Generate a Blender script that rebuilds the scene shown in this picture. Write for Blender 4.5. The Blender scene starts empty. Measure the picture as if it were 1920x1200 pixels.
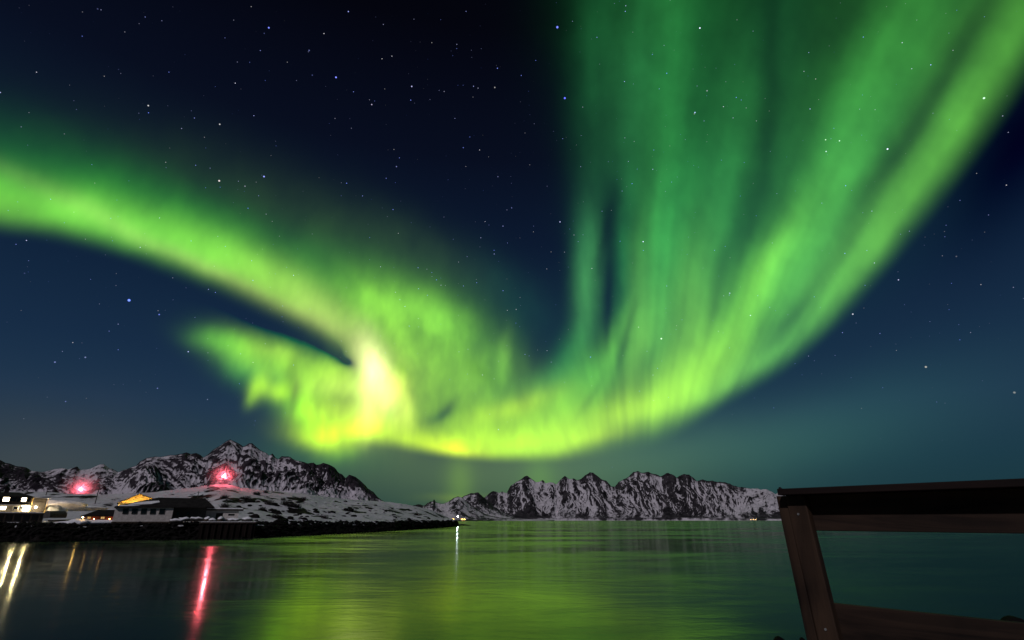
import bpy, bmesh, math, random
import numpy as np
from mathutils import Vector, Matrix, Euler

# ------------------------------------------------------------------ camera
FOC, PITCH, CAMH = 983.0, math.radians(20.9), 4.0      # focal length in photo pixels (1920 wide), upward pitch, eye above the water
scene = bpy.context.scene
COL = scene.collection
cam_data = bpy.data.cameras.new('camera')
cam_data.sensor_width = 36.0
cam_data.lens = FOC / 1920 * 36.0
cam_data.clip_start = 0.05
cam_data.clip_end = 60000
cam = bpy.data.objects.new('camera', cam_data)
COL.objects.link(cam)
cam.location = (0, 0, CAMH)
cam.rotation_euler = (math.pi / 2 + PITCH, 0, 0)
scene.camera = cam
scene.view_settings.view_transform = 'Standard'
scene.view_settings.look = 'None'
scene.view_settings.exposure = 0.0
scene.view_settings.gamma = 1.0
scene.cycles.max_bounces = 5
scene.cycles.diffuse_bounces = 2
scene.cycles.glossy_bounces = 3
scene.cycles.volume_bounces = 0
scene.cycles.sample_clamp_indirect = 3.0
scene.cycles.use_denoising = True

# a direction in the world from a place in the photograph, and angular coordinates (degrees)
def pdir(x, y):
    vx, vy = x - 960.0, 600.0 - y
    c, s = math.cos(PITCH), math.sin(PITCH)
    return Vector((vx, FOC * c - vy * s, FOC * s + vy * c)).normalized()
def azel(x, y):
    d = pdir(x, y)
    return math.degrees(math.atan2(d.x, d.y)), math.degrees(math.asin(d.z))
def lin(c):
    return tuple(((v / 255) / 12.92 if v / 255 <= 0.04045 else ((v / 255 + 0.055) / 1.055) ** 2.4) for v in c)

# ------------------------------------------------------------------ sky: night air glow, aurora, stars
world = bpy.data.worlds.new('World')
scene.world = world
world.use_nodes = True
WT = world.node_tree
WT.nodes.clear()
WL = WT.links
def wn(kind, **kw):
    n = WT.nodes.new(kind)
    for k, v in kw.items():
        setattr(n, k, v)
    return n
def put(sock, v):
    if isinstance(v, bpy.types.NodeSocket):
        WL.new(v, sock)
    else:
        sock.default_value = v
def ws(a, f):
    """vector times number without an implicit conversion"""
    n = wn('ShaderNodeVectorMath', operation='SCALE')
    put(n.inputs[0], a)
    put(n.inputs['Scale'], f)
    return n.outputs['Vector']
def wm(op, a, b=None, c=None, clamp=False):
    n = wn('ShaderNodeMath', operation=op, use_clamp=clamp)
    put(n.inputs[0], a)
    if b is not None: put(n.inputs[1], b)
    if c is not None: put(n.inputs[2], c)
    return n.outputs[0]
def wv(op, a, b=None, c=None):
    n = wn('ShaderNodeVectorMath', operation=op)
    put(n.inputs[0], a)
    if b is not None: put(n.inputs[1], b)
    if c is not None: put(n.inputs[2], c)
    return n.outputs['Value'] if op in ('DOT_PRODUCT', 'LENGTH') else n.outputs['Vector']
SKYDIR = wn('ShaderNodeTexCoord').outputs['Generated']
SKYDIR = wv('NORMALIZE', SKYDIR)
sep = wn('ShaderNodeSeparateXYZ'); WL.new(SKYDIR, sep.inputs[0])
AZ = wm('MULTIPLY', wm('ARCTAN2', sep.outputs[0], sep.outputs[1]), 180 / math.pi)
EL = wm('MULTIPLY', wm('ARCSINE', sep.outputs[2]), 180 / math.pi)
AZ0, AZ1 = -80.0, 80.0
AZF = wm('MULTIPLY_ADD', AZ, 1 / (AZ1 - AZ0), -AZ0 / (AZ1 - AZ0), clamp=True)
def acurve(pts, lo, hi):
    """value over azimuth through points (azimuth, value)"""
    n = wn('ShaderNodeFloatCurve')
    n.inputs['Factor'].default_value = 1.0
    put(n.inputs['Value'], AZF)
    cu = n.mapping.curves[0]
    pts = sorted(pts)
    xs = [min(1, max(0, (p[0] - AZ0) / (AZ1 - AZ0))) for p in pts]
    ys = [(p[1] - lo) / (hi - lo) for p in pts]
    cu.points[0].location = (xs[0], ys[0]); cu.points[1].location = (xs[-1], ys[-1])
    for x, y in zip(xs[1:-1], ys[1:-1]):
        cu.points.new(x, y)
    for p in cu.points: p.handle_type = 'AUTO_CLAMPED'
    n.mapping.update()
    return wm('MULTIPLY_ADD', n.outputs[0], hi - lo, lo)

def splat(x, y, ang, s1, s2):
    """soft elongated patch of light on the celestial sphere; ang in degrees from horizontal (counter-clockwise)"""
    a = math.radians(ang)
    c = pdir(x, y)
    e1 = (pdir(x + 4 * math.cos(a), y - 4 * math.sin(a)) - pdir(x - 4 * math.cos(a), y + 4 * math.sin(a))) / 8
    e2 = (pdir(x - 4 * math.sin(a), y - 4 * math.cos(a)) - pdir(x + 4 * math.sin(a), y + 4 * math.cos(a))) / 8
    u = e1.normalized()
    v = (e2 - e2.dot(u) * u)
    l2 = v.length; v.normalize()
    p = wv('DOT_PRODUCT', WARP, tuple(u / (e1.length * s1)))
    q = wv('DOT_PRODUCT', WARP, tuple(v / (l2 * s2)))
    q = wm('MULTIPLY_ADD', q, q, wm('MULTIPLY', p, p))
    return wm('POWER', 1 / math.e, q)

# gentle warp of the sky so the light patches get living outlines
wz = wn('ShaderNodeTexNoise', noise_dimensions='3D')
put(wz.inputs['Vector'], SKYDIR); wz.inputs['Scale'].default_value = 9.0; wz.inputs['Detail'].default_value = 4.0
WARP = wv('MULTIPLY_ADD', wv('SUBTRACT', wz.outputs['Color'], (0.5, 0.5, 0.5)), (0.022, 0.0, 0.022), SKYDIR)

def addup(items, start):
    acc = start
    for (x, y, ang, s1, s2, col) in items:
        g = splat(x, y, ang, s1, s2)
        acc = wv('ADD', ws(tuple(col), g), acc)
    return acc
def edge(pts, soft_dn, soft_up, tail):
    """0 below a lower border given as photo points, 1 above it; soft band widths in photo pixels"""
    ce, wd = [], []
    for p in pts:
        a, e = azel(*p[:2])
        sd = p[2] if len(p) > 2 else soft_dn
        su = p[3] if len(p) > 3 else soft_up
        ce.append((a, e)); 
        e1 = azel(p[0], p[1] - su)[1]; e0 = azel(p[0], p[1] + sd)[1]
        wd.append((a, e0, e1))
    lo = acurve([(a, e0) for a, e0, e1 in wd], -10, 70)
    hi = acurve([(a, e1) for a, e0, e1 in wd], -10, 70)
    wsep = wn('ShaderNodeSeparateXYZ'); put(wsep.inputs[0], WARP)
    n = wn('ShaderNodeMapRange', interpolation_type='SMOOTHSTEP')
    put(n.inputs['Value'], EL)
    put(n.inputs['From Min'], lo); put(n.inputs['From Max'], hi)
    return n.outputs[0]
front = wn('ShaderNodeMapRange', interpolation_type='SMOOTHSTEP'); put(front.inputs['Value'], sep.outputs[1]); front.inputs['From Min'].default_value = -0.1; front.inputs['From Max'].default_value = 0.25
# --- air glow: darker overhead, slate blue towards the horizon
ramp = wn('ShaderNodeValToRGB')
put(ramp.inputs[0], wm('DIVIDE', EL, 60.0, clamp=True))
stops = [(0, (26, 55, 60)), (5, (27, 56, 70)), (10, (30, 53, 76)), (15, (23, 44, 69)), (21, (17, 36, 60)), (29, (12, 25, 47)), (38, (8, 14, 31)), (50, (4, 5, 14)), (60, (2, 3, 8))]
cr = ramp.color_ramp
cr.elements[0].position = 0; cr.elements[1].position = 1
for e, c in stops[1:-1]: cr.elements.new(e / 60)
for el_, (e, c) in zip(cr.elements, stops):
    el_.color = lin(c) + (1,)
glow = ramp.outputs[0]
# (x, y, angle, length, width, linear rgb): town haze on the left, green horizon in the middle
air = [(60, 880, 0, 330, 110, (.034, .022, .014)), (950, 880, 0, 300, 80, (.07, .10, .018)), (860, 900, 88, 50, 26, (.05, .10, .0)),
       (1010, 900, 86, 60, 30, (.03, .08, .0)), (1250, 850, 8, 300, 60, (.02, .055, .03)), (1560, 800, 20, 300, 90, (.004, .022, .015)),
       (620, 850, 0, 110, 40, (.01, .05, .01)), (860, 935, 0, 60, 9, (.05, .07, .0)), (1380, 640, 40, 380, 90, (.0, .012, .006)),
       (1900, 300, 60, 200, 90, (-.004, -.012, -.02))]
acc0 = wv('ADD', ws(addup(air, (0, 0, 0)), front.outputs[0]), glow)

# --- aurora, group L: the long band from the left into the bright knot
L = [(-40, 376, -8, 260, 46, (.13, .42, .04)), (-40, 335, -8, 330, 52, (.01, .13, .01)), (40, 290, -10, 330, 70, (.004, .03, .004)),
       (190, 412, -16, 150, 40, (.08, .28, .035)), (330, 450, -22, 140, 44, (.09, .30, .035)), (440, 498, -27, 130, 42, (.12, .32, .03)),
       (545, 548, -31, 110, 42, (.24, .45, .08)), (620, 600, -38, 70, 34, (.22, .28, .10)), (380, 500, -26, 300, 18, (.10, .05, .06)), 
       (420, 445, -26, 240, 46, (.01, .12, .008)), (700, 530, -22, 220, 56, (.02, .11, .012)), (600, 430, -22, 300, 70, (.012, .028, .008)),
       (300, 385, -20, 300, 45, (.0, .04, .004)), (800, 480, -25, 160, 50, (.008, .022, .008)), (250, 440, -18, 260, 40, (.02, .14, .01))]
accL = addup(L, (0, 0, 0))
mL = edge([(-900, 330, 20, 60), (-300, 395, 24, 60), (0, 432, 22, 40), (100, 444, 22, 40), (200, 468, 22, 40), (300, 502, 22, 40), (400, 543, 22, 40), (500, 584, 22, 40), (560, 612, 20, 36),
           (620, 650, 18, 34), (655, 676, 14, 30), (700, 690, 30, 60), (800, 800, 60, 60), (1000, 900, 60, 60), (2600, 900, 60, 60)], 22, 40, 0)
accL = ws(accL, mL)

# --- aurora, group H: the hook and bright knot
H = [(415, 638, -10, 46, 20, (.07, .30, .02)), (500, 660, -15, 80, 30, (.17, .40, .02)), (460, 668, -25, 60, 24, (.06, .18, .01)), (560, 692, -12, 80, 30, (.10, .24, .01)), (520, 662, -10, 44, 14, (.08, .12, .02)),
       (610, 668, -28, 110, 26, (.0, .07, .004)), (470, 700, -40, 80, 26, (.01, .12, .02)), (510, 700, -10, 60, 30, (.05, .16, .02)),
       (488, 722, 70, 24, 17, (.30, .56, .0)), (518, 734, -5, 26, 16, (.26, .48, .0)), (474, 744, 66, 20, 10, (.10, .22, .0)), (535, 730, 60, 24, 13, (.1, .2, .0)), 
       (600, 720, -10, 60, 44, (.20, .42, .02)), (650, 715, 0, 70, 40, (.22, .34, .03)), (630, 725, 0, 46, 20, (.12, .16, .05)), (570, 740, 0, 36, 46, (.06, .2, .0)),
       (590, 790, -50, 54, 32, (.24, .56, -.01)), (615, 775, 0, 50, 22, (.24, .40, .01)), (600, 820, -12, 50, 20, (.40, .66, .0)), (665, 810, 6, 66, 22, (.38, .62, .0)),
       (560, 765, -60, 50, 18, (.06, .26, .0)), (640, 850, 10, 34, 14, (.03, .10, .0)), (545, 700, 80, 40, 12, (-.06, -.16, -.02)), (553, 742, 80, 34, 9, (-.10, -.34, -.01)),
       (698, 690, -72, 60, 26, (.62, .62, .36)), (718, 722, -66, 60, 24, (.36, .36, .14)), (700, 740, 88, 60, 34, (.22, .28, .08)), (688, 655, 80, 34, 20, (.26, .32, .16)), (686, 755, 88, 54, 17, (.34, .40, .18)),
       (738, 740, -80, 64, 30, (.20, .26, .03)), (764, 768, -80, 36, 13, (.24, .30, .06)), (700, 780, 0, 60, 26, (.2, .3, .03)), (720, 720, 80, 100, 80, (.14, .22, .03)), (704, 700, -74, 62, 26, (.25, .2, .3)), (748, 725, -84, 34, 14, (.2, .24, .03)), (690, 700, 60, 40, 22, (.1, .1, .1)), (745, 690, -50, 22, 12, (-.12, -.1, -.05)), (728, 778, 70, 20, 9, (-.12, -.08, -.03)), (690, 800, 0, 90, 24, (.16, .24, .0)),
       (632, 666, -32, 52, 14, (-.14, -.26, -.02)), (652, 680, -20, 14, 8, (-.2, -.3, -.06)), (555, 628, -28, 110, 22, (-.07, -.13, -.01)), (580, 638, -28, 80, 24, (.006, .03, .0))]
accH = wv('MAXIMUM', addup(H, (0, 0, 0)), (0.0, 0.0, 0.0))

# --- aurora, group C: body between knot and curtain, the lower rim
C = [(780, 640, -20, 110, 70, (.13, .36, .03)), (790, 585, -22, 70, 30, (.07, .20, .02)), (850, 620, -30, 100, 44, (.06, .20, .02)), (720, 590, -20, 90, 60, (.10, .26, .02)),
       (880, 700, -20, 100, 56, (.09, .24, .02)), (820, 740, 10, 100, 60, (.10, .24, .01)), (945, 665, 84, 40, 14, (.08, .20, .03)), (935, 700, 84, 60, 30, (.03, .12, .01)),
       (890, 650, 60, 30, 18, (-.05, -.14, -.01)), (900, 695, -40, 40, 14, (-.03, -.07, -.02)), (843, 765, 52, 26, 12, (-.09, -.22, -.006)), (825, 782, 24, 30, 12, (-.09, -.16, -.006)),
       (700, 560, -30, 60, 34, (.08, .2, .02)), (660, 560, -35, 60, 40, (.04, .14, .01)),
       (760, 828, -7, 120, 24, (.32, .54, -.01)), (850, 845, -8, 50, 12, (.40, .40, .0)), (835, 832, -8, 60, 16, (.22, .28, .0)), (920, 832, -3, 90, 26, (.28, .50, .0)),
       (1030, 830, 2, 90, 30, (.26, .50, .01)), (960, 765, 18, 80, 20, (.18, .26, .01)), (1000, 790, 20, 120, 56, (.18, .40, .015)), (900, 795, 0, 130, 44, (.14, .32, .0)),
       (1110, 795, 18, 110, 42, (.22, .44, .015)), (1190, 770, 25, 80, 26, (.14, .22, .01)), (1250, 745, 32, 90, 44, (.22, .48, .02)), (1130, 820, 8, 60, 14, (.1, .14, .0)),
       (1080, 730, 50, 90, 36, (.05, .24, .03)), (1290, 690, 55, 120, 50, (.10, .26, .02)), (1350, 690, 48, 90, 36, (.10, .27, .02)), (1010, 720, 20, 70, 26, (.01, .08, .02)),
       (1130, 700, 66, 90, 34, (.05, .24, .03)), (960, 560, -40, 90, 50, (.0, .015, .014)), (1050, 690, 60, 70, 24, (.0, .05, .02))]
accC = addup(C, (0, 0, 0))
# --- aurora, group R: the tall curtain of rays on the right
R = [(1285, 610, 80, 150, 50, (.10, .28, .04)), (1230, 500, 88, 200, 44, (.03, .24, .06)), (1290, 400, 90, 220, 90, (.012, .15, .045)),
       (1262, 140, 90, 300, 36, (.01, .10, .03)), (1180, 200, 82, 260, 64, (.010, .085, .036)), (1115, 60, 86, 220, 40, (.004, .045, .020)), (1260, 0, 90, 260, 150, (.006, .075, .025)),
       (1102, 545, 87, 95, 24, (.05, .27, .09)), (1096, 460, 90, 80, 24, (.014, .10, .05)), (1085, 650, 72, 60, 26, (.02, .12, .02)), (1168, 520, 86, 120, 16, (.005, .08, .03)),
       (1196, 560, 84, 120, 24, (.07, .24, .05)), (1200, 650, 76, 90, 26, (.09, .24, .03)), (1150, 660, 68, 70, 18, (.06, .20, .03)),
       (1360, 330, 84, 240, 46, (.01, .09, .03)), (1560, 250, 64, 420, 180, (.012, .10, .022)), (1450, 350, 75, 260, 90, (.004, .03, .008)), (1800, 60, 60, 260, 110, (.006, .04, .01)), (1480, 500, 60, 180, 120, (.016, .10, .03)),
       (1405, 560, 62, 130, 46, (.09, .34, .035)), (1490, 470, 62, 150, 42, (.06, .26, .04)), (1560, 330, 68, 180, 54, (.024, .15, .036)), (1630, 170, 70, 220, 64, (.014, .095, .022)),
       (1710, 40, 62, 240, 80, (.012, .08, .014)), (1430, 520, 62, 110, 24, (.06, .14, .01)), (1350, 650, 54, 90, 30, (.06, .15, .01)),
       (1545, 565, 46, 130, 54, (.07, .25, .04)), (1635, 456, 51, 130, 58, (.075, .27, .04)), (1735, 332, 52, 150, 66, (.07, .27, .04)), (1830, 200, 53, 170, 84, (.055, .22, .035)),
       (1930, 40, 54, 200, 100, (.045, .20, .03)), (1450, 660, 38, 110, 34, (.06, .24, .05)), (1370, 720, 34, 90, 30, (.08, .24, .04)),
       (1460, 60, 88, 320, 60, (.002, .03, .015))]
accR = addup(R, accC)
# dark lanes between the rays (multiplied)
D = [(1141, 560, 88, 90, 8, .65), (1175, 630, 76, 70, 9, .5), (1138, 430, 80, 90, 14, .6), (1445, 120, 87, 300, 18, .34), (1500, 130, 78, 220, 36, .22), (1400, 420, 76, 150, 26, .38), (1555, 500, 54, 180, 16, .25),
     (1655, 325, 56, 150, 20, .42), (1765, 150, 58, 190, 28, .5), (1480, 600, 50, 90, 14, .28), (1340, 560, 78, 120, 14, .28), (1205, 390, 80, 140, 18, .2), (1110, 740, 60, 50, 8, .22), (1215, 470, 86, 110, 10, .15)]
for (x, y, ang, s1, s2, k) in D:
    g = splat(x, y, ang, s1, s2)
    accR = ws(accR, wm('MULTIPLY_ADD', g, -k, 1.0))
mR = edge([(-900, 700, 40, 60), (0, 800, 30, 60), (500, 812, 30, 60), (560, 822, 18, 30), (620, 832, 14, 24), (680, 830, 12, 24), (740, 838, 12, 22), (800, 850, 10, 20), (860, 860, 8, 18), (950, 866, 8, 20), (1040, 866, 8, 24), (1100, 858, 14, 44),
           (1160, 842, 24, 54), (1220, 824, 28, 54), (1290, 794, 24, 44), (1340, 766, 18, 34), (1400, 736, 14, 44), (1470, 696, 14, 48), (1540, 636, 16, 54), (1600, 576, 18, 60), (1660, 506, 20, 64),
           (1720, 430, 24, 70), (1780, 352, 26, 74), (1840, 268, 30, 80), (1900, 176, 34, 86), (1960, 70, 40, 90), (2020, -50, 44, 100), (2300, -400, 60, 100)], 20, 40, 0)
accR = ws(accR, mR)
# left border of the curtain: dark sky between curtain and arc, runs from overhead down to the arc
# fine streaks: noise drawn out along rays that fan up from a point below the horizon
P = pdir(1190, 1150); pa = P.cross(Vector((0, 0, 1))).normalized(); pb = pa.cross(P).normalized()
ra = wm('ARCTAN2', wv('DOT_PRODUCT', WARP, tuple(pa)), wv('DOT_PRODUCT', WARP, tuple(pb)))
rr = wv('DOT_PRODUCT', SKYDIR, tuple(P))
cmb = wn('ShaderNodeCombineXYZ'); put(cmb.inputs[0], wm('MULTIPLY', ra, 13.0)); put(cmb.inputs[1], wm('MULTIPLY', rr, 1.2))
sn = wn('ShaderNodeTexNoise', noise_dimensions='2D'); put(sn.inputs['Vector'], cmb.outputs[0])
sn.inputs['Scale'].default_value = 1.0; sn.inputs['Detail'].default_value = 2.0; sn.inputs['Roughness'].default_value = 0.55
streak = wm('MULTIPLY_ADD', sn.outputs[0], 0.6, 0.7)
samt = acurve([azel(x, 600)[:1] + (v,) for x, v in ((-200, .12), (900, .15), (1050, .3), (1180, 1.0), (2300, 1.0))], 0, 1)
streak = wm('MULTIPLY_ADD', wm('SUBTRACT', streak, 1.0), samt, 0.9)
accR = ws(accR, streak)
sn2 = wn('ShaderNodeTexNoise', noise_dimensions='3D'); put(sn2.inputs['Vector'], wv('MULTIPLY', WARP, (1.0, 1.0, 0.45)))
sn2.inputs['Scale'].default_value = 16.0; sn2.inputs['Detail'].default_value = 3.0
puff = wm('MULTIPLY_ADD', sn2.outputs[0], 1.0, 0.50)
sn3 = wn('ShaderNodeTexNoise', noise_dimensions='3D'); put(sn3.inputs['Vector'], wv('MULTIPLY', WARP, (1.0, 1.0, 0.42)))
sn3.inputs['Scale'].default_value = 34.0; sn3.inputs['Detail'].default_value = 2.0
bamt = acurve([azel(x, 700)[:1] + (v,) for x, v in ((-200, 0), (340, .5), (450, 1.0), (900, .8), (1050, .3), (1200, 0), (2300, 0))], 0, 1)
broken = wm('MULTIPLY_ADD', wm('MULTIPLY', wm('SUBTRACT', sn3.outputs[0], 0.5), bamt), 0.8, 1.0)
accH = ws(accH, broken)
accR = ws(accR, broken)
aur = wv('ADD', wv('ADD', accL, accR), accH)
aur = wv('MULTIPLY', ws(aur, puff), (1.0, 0.96, 0.6))
aur = wv('MAXIMUM', aur, (-0.05, -0.05, -0.05))
aur = ws(aur, front.outputs[0])

# --- stars
def stars(scale, rad, dens, gain, seed):
    v = wn('ShaderNodeTexVoronoi', feature='F1')
    put(v.inputs['Vector'], wv('ADD', SKYDIR, (seed, seed * .37, 0)))
    v.inputs['Scale'].default_value = scale
    vs = wn('ShaderNodeSeparateXYZ'); put(vs.inputs[0], v.outputs['Color'])
    core = wn('ShaderNodeMapRange', interpolation_type='SMOOTHSTEP'); put(core.inputs['Value'], v.outputs['Distance'])
    core.inputs['From Min'].default_value = rad * scale; core.inputs['From Max'].default_value = rad * scale * 0.3
    on = wm('SUBTRACT', vs.outputs[0], 1 - dens, clamp=True)
    on = wm('POWER', wm('DIVIDE', on, dens), 4.5)
    amp = wm('MULTIPLY', wm('MULTIPLY', core.outputs[0], on), gain)
    mx = wn('ShaderNodeMix', data_type='RGBA'); put(mx.inputs['Factor'], vs.outputs[1])
    mx.inputs[6].default_value = (.25, .4, 1.7, 1); mx.inputs[7].default_value = (1, .95, .9, 1)
    return ws(mx.outputs[2], amp)
st = wv('ADD', stars(120, 0.0008, 0.7, 1.3, 3.1), stars(34, 0.0014, 0.6, 3.6, 7.7))
# the brightest stars, each at its own place
for sx, sy, rad, col in ((242, 563, .0021, (.5, .8, 3.0)), (1240, 635, .0016, (1.6, 2.2, 1.6)), (630, 145, .0014, (.5, .6, 2.4)), (1059, 184, .0018, (.3, .35, 2.4)), (1045, 51, .0019, (.4, .5, 2.4)), (504, 52, .0013, (.4, .5, 2.0)),
                         (411, 339, .0015, (1.4, 1.2, 1.2)), (495, 331, .0014, (.6, .7, 2.0)), (1736, 688, .0016, (1.6, 1.5, 1.2)), (1902, 736, .0016, (1.5, 1.5, 1.3)), (772, 162, .0012, (.8, .8, 1.4)), (697, 196, .0011, (.8, .7, 1.0)),
                         (1050, 416, .0012, (.8, .8, 1.4)), (412, 233, .0011, (1, 1, 1)), (1845, 184, .0014, (1.2, 1.6, 1.4)), (1599, 589, .0012, (1.3, 1.3, 1.5)), (278, 198, .0011, (1, 1, 1)), (1303, 211, .0012, (.8, 1, 1.8)), (1548, 262, .001, (1, 1.4, 1)), (1574, 264, .001, (1, 1.4, 1.2)), (1549, 284, .001, (1, 1.3, 1.4)), (160, 670, .0012, (.6, .7, 1.3)), (103, 679, .0012, (.6, .7, 1.6)), (389, 749, .001, (.7, .8, 1.3))):
    dd = wv('LENGTH', wv('SUBTRACT', SKYDIR, tuple(pdir(sx, sy))))
    st = wv('ADD', ws(col, wm('POWER', wm('SUBTRACT', 1.0, wm('DIVIDE', dd, rad), clamp=True), 0.6)), st)
up = wn('ShaderNodeMapRange', interpolation_type='SMOOTHSTEP'); put(up.inputs['Value'], EL); up.inputs['From Min'].default_value = 3; up.inputs['From Max'].default_value = 25
st = ws(st, up.outputs[0])
total = wv('ADD', wv('ADD', acc0, aur), st)
total = wv('MAXIMUM', total, (0.0006, 0.0008, 0.002))
bg = wn('ShaderNodeBackground'); put(bg.inputs['Color'], total); bg.inputs['Strength'].default_value = 1.0
wo = wn('ShaderNodeOutputWorld'); WL.new(bg.outputs[0], wo.inputs[0])
world.cycles.sampling_method = 'MANUAL'
world.cycles.sample_map_resolution = 512
# ------------------------------------------------------------------ moon, the one distant light
moon = bpy.data.lights.new('moon', 'SUN')
moon.energy = 1.3
moon.angle = math.radians(1.5)
moon.color = (1.0, 0.93, 1.0)
mo = bpy.data.objects.new('moon', moon)
COL.objects.link(mo)
LDIR = Vector((-0.34, -0.70, 0.58)).normalized()          # towards the moon
mo.rotation_euler = LDIR.to_track_quat('Z', 'Y').to_euler()

# ------------------------------------------------------------------ helpers
def tag(o, label=None, cat=None, group=None, kind=None):
    if label: o['label'] = label
    if cat: o['category'] = cat
    if group: o['group'] = group
    if kind: o['kind'] = kind
    return o
def W(x, y, r):
    """world point seen at photo place (x, y), r metres away measured on the ground"""
    d = pdir(x, y)
    k = r / math.hypot(d.x, d.y)
    return Vector((d.x * k, d.y * k, CAMH + d.z * k))
def hash2(ix, iy, seed):
    h = (ix.astype(np.int64) * 374761393 + iy.astype(np.int64) * 668265263 + seed * 1442695041) & 0xffffffff
    h = ((h ^ (h >> 13)) * 1274126177) & 0xffffffff
    h = h ^ (h >> 16)
    return h
def gnoise(x, y, seed=0):
    """gradient noise, about -1..1"""
    x0 = np.floor(x); y0 = np.floor(y); fx = x - x0; fy = y - y0
    def g(ix, iy, dx, dy):
        a = hash2(ix, iy, seed) / 4294967296.0 * 2 * np.pi
        return np.cos(a) * dx + np.sin(a) * dy
    u = fx * fx * fx * (fx * (fx * 6 - 15) + 10); v = fy * fy * fy * (fy * (fy * 6 - 15) + 10)
    a = g(x0, y0, fx, fy); b = g(x0 + 1, y0, fx - 1, fy); c = g(x0, y0 + 1, fx, fy - 1); d = g(x0 + 1, y0 + 1, fx - 1, fy - 1)
    return (a + (b - a) * u + (c - a) * v + (a - b - c + d) * u * v) * 1.5
def fbm(x, y, o=5, seed=0, gain=0.5, lac=2.03):
    t = 0; a = 1; s = 0
    for i in range(o):
        t = t + a * gnoise(x, y, seed + i * 17); s += a; a *= gain; x = x * lac + 3.1; y = y * lac + 1.7
    return t / s
def ridged(x, y, o=6, seed=0, gain=0.55, lac=2.07):
    """sharp crests at 1, valleys towards 0"""
    t = 0; a = 1; s = 0; w = 1
    for i in range(o):
        n = (1 - np.abs(gnoise(x, y, seed + i * 31))) ** 2
        t = t + a * n * w; s += a; w = np.clip(n * 1.6, 0, 1); a *= gain; x = x * lac + 5.3; y = y * lac + 2.9
    return t / s
def sstep(a, b, x):
    t = np.clip((x - a) / (b - a), 0, 1); return t * t * (3 - 2 * t)

def grid_mesh(name, X, Y, Z, mat, snow=None):
    n, m = X.shape
    co = np.stack([X, Y, Z], -1).reshape(-1, 3).astype(np.float32)
    me = bpy.data.meshes.new(name)
    me.vertices.add(n * m); me.vertices.foreach_set('co', co.ravel())
    i = np.arange(n * m).reshape(n, m)
    q = np.stack([i[:-1, :-1], i[1:, :-1], i[1:, 1:], i[:-1, 1:]], -1).reshape(-1, 4)
    k = len(q)
    me.loops.add(k * 4); me.loops.foreach_set('vertex_index', q.ravel().astype(np.int32))
    me.polygons.add(k); me.polygons.foreach_set('loop_start', (np.arange(k) * 4).astype(np.int32))
    me.polygons.foreach_set('loop_total', np.full(k, 4, np.int32))
    me.update(calc_edges=True)
    me.validate()
    if snow is not None:
        at = me.attributes.new('snow', 'FLOAT', 'POINT'); at.data.foreach_set('value', snow.ravel().astype(np.float32))
    me.materials.append(mat)
    o = bpy.data.objects.new(name, me); COL.objects.link(o)
    return o

# ------------------------------------------------------------------ materials
def newmat(name):
    m = bpy.data.materials.new(name); m.use_nodes = True
    nt = m.node_tree; b = nt.nodes['Principled BSDF']
    return m, nt, b
def nnoise(nt, scale, detail=3, rough=0.55, vec=None, dist=0.0):
    n = nt.nodes.new('ShaderNodeTexNoise'); n.inputs['Scale'].default_value = scale; n.inputs['Detail'].default_value = detail
    n.inputs['Roughness'].default_value = rough; n.inputs['Distortion'].default_value = dist
    if vec is None:
        g = nt.nodes.new('ShaderNodeTexCoord'); vec = g.outputs['Object']
    nt.links.new(vec, n.inputs['Vector'])
    return n.outputs[0]
def nramp(nt, fac, stops):
    r = nt.nodes.new('ShaderNodeValToRGB'); nt.links.new(fac, r.inputs[0])
    e = r.color_ramp.elements
    e[0].position, e[1].position = stops[0][0], stops[-1][0]
    for p, c in stops[1:-1]: e.new(p)
    for el_, (p, c) in zip(e, stops): el_.color = tuple(c) + (1,)
    return r.outputs[0]
def nmath(nt, op, a, b=None, c=None, clamp=False):
    n = nt.nodes.new('ShaderNodeMath'); n.operation = op; n.use_clamp = clamp
    for i, v in enumerate((a, b, c)):
        if v is None: continue
        if isinstance(v, bpy.types.NodeSocket): nt.links.new(v, n.inputs[i])
        else: n.inputs[i].default_value = v
    return n.outputs[0]
def nmix(nt, f, a, b):
    n = nt.nodes.new('ShaderNodeMix'); n.data_type = 'RGBA'
    for s, v in ((n.inputs['Factor'], f), (n.inputs[6], a), (n.inputs[7], b)):
        if isinstance(v, bpy.types.NodeSocket): nt.links.new(v, s)
        else: s.default_value = v if isinstance(v, float) else tuple(v) + (1,)
    return n.outputs[2]
def nbump(nt, h, strength, dist, b):
    n = nt.nodes.new('ShaderNodeBump'); n.inputs['Strength'].default_value = strength; n.inputs['Distance'].default_value = dist
    nt.links.new(h, n.inputs['Height']); nt.links.new(n.outputs[0], b.inputs['Normal'])
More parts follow.
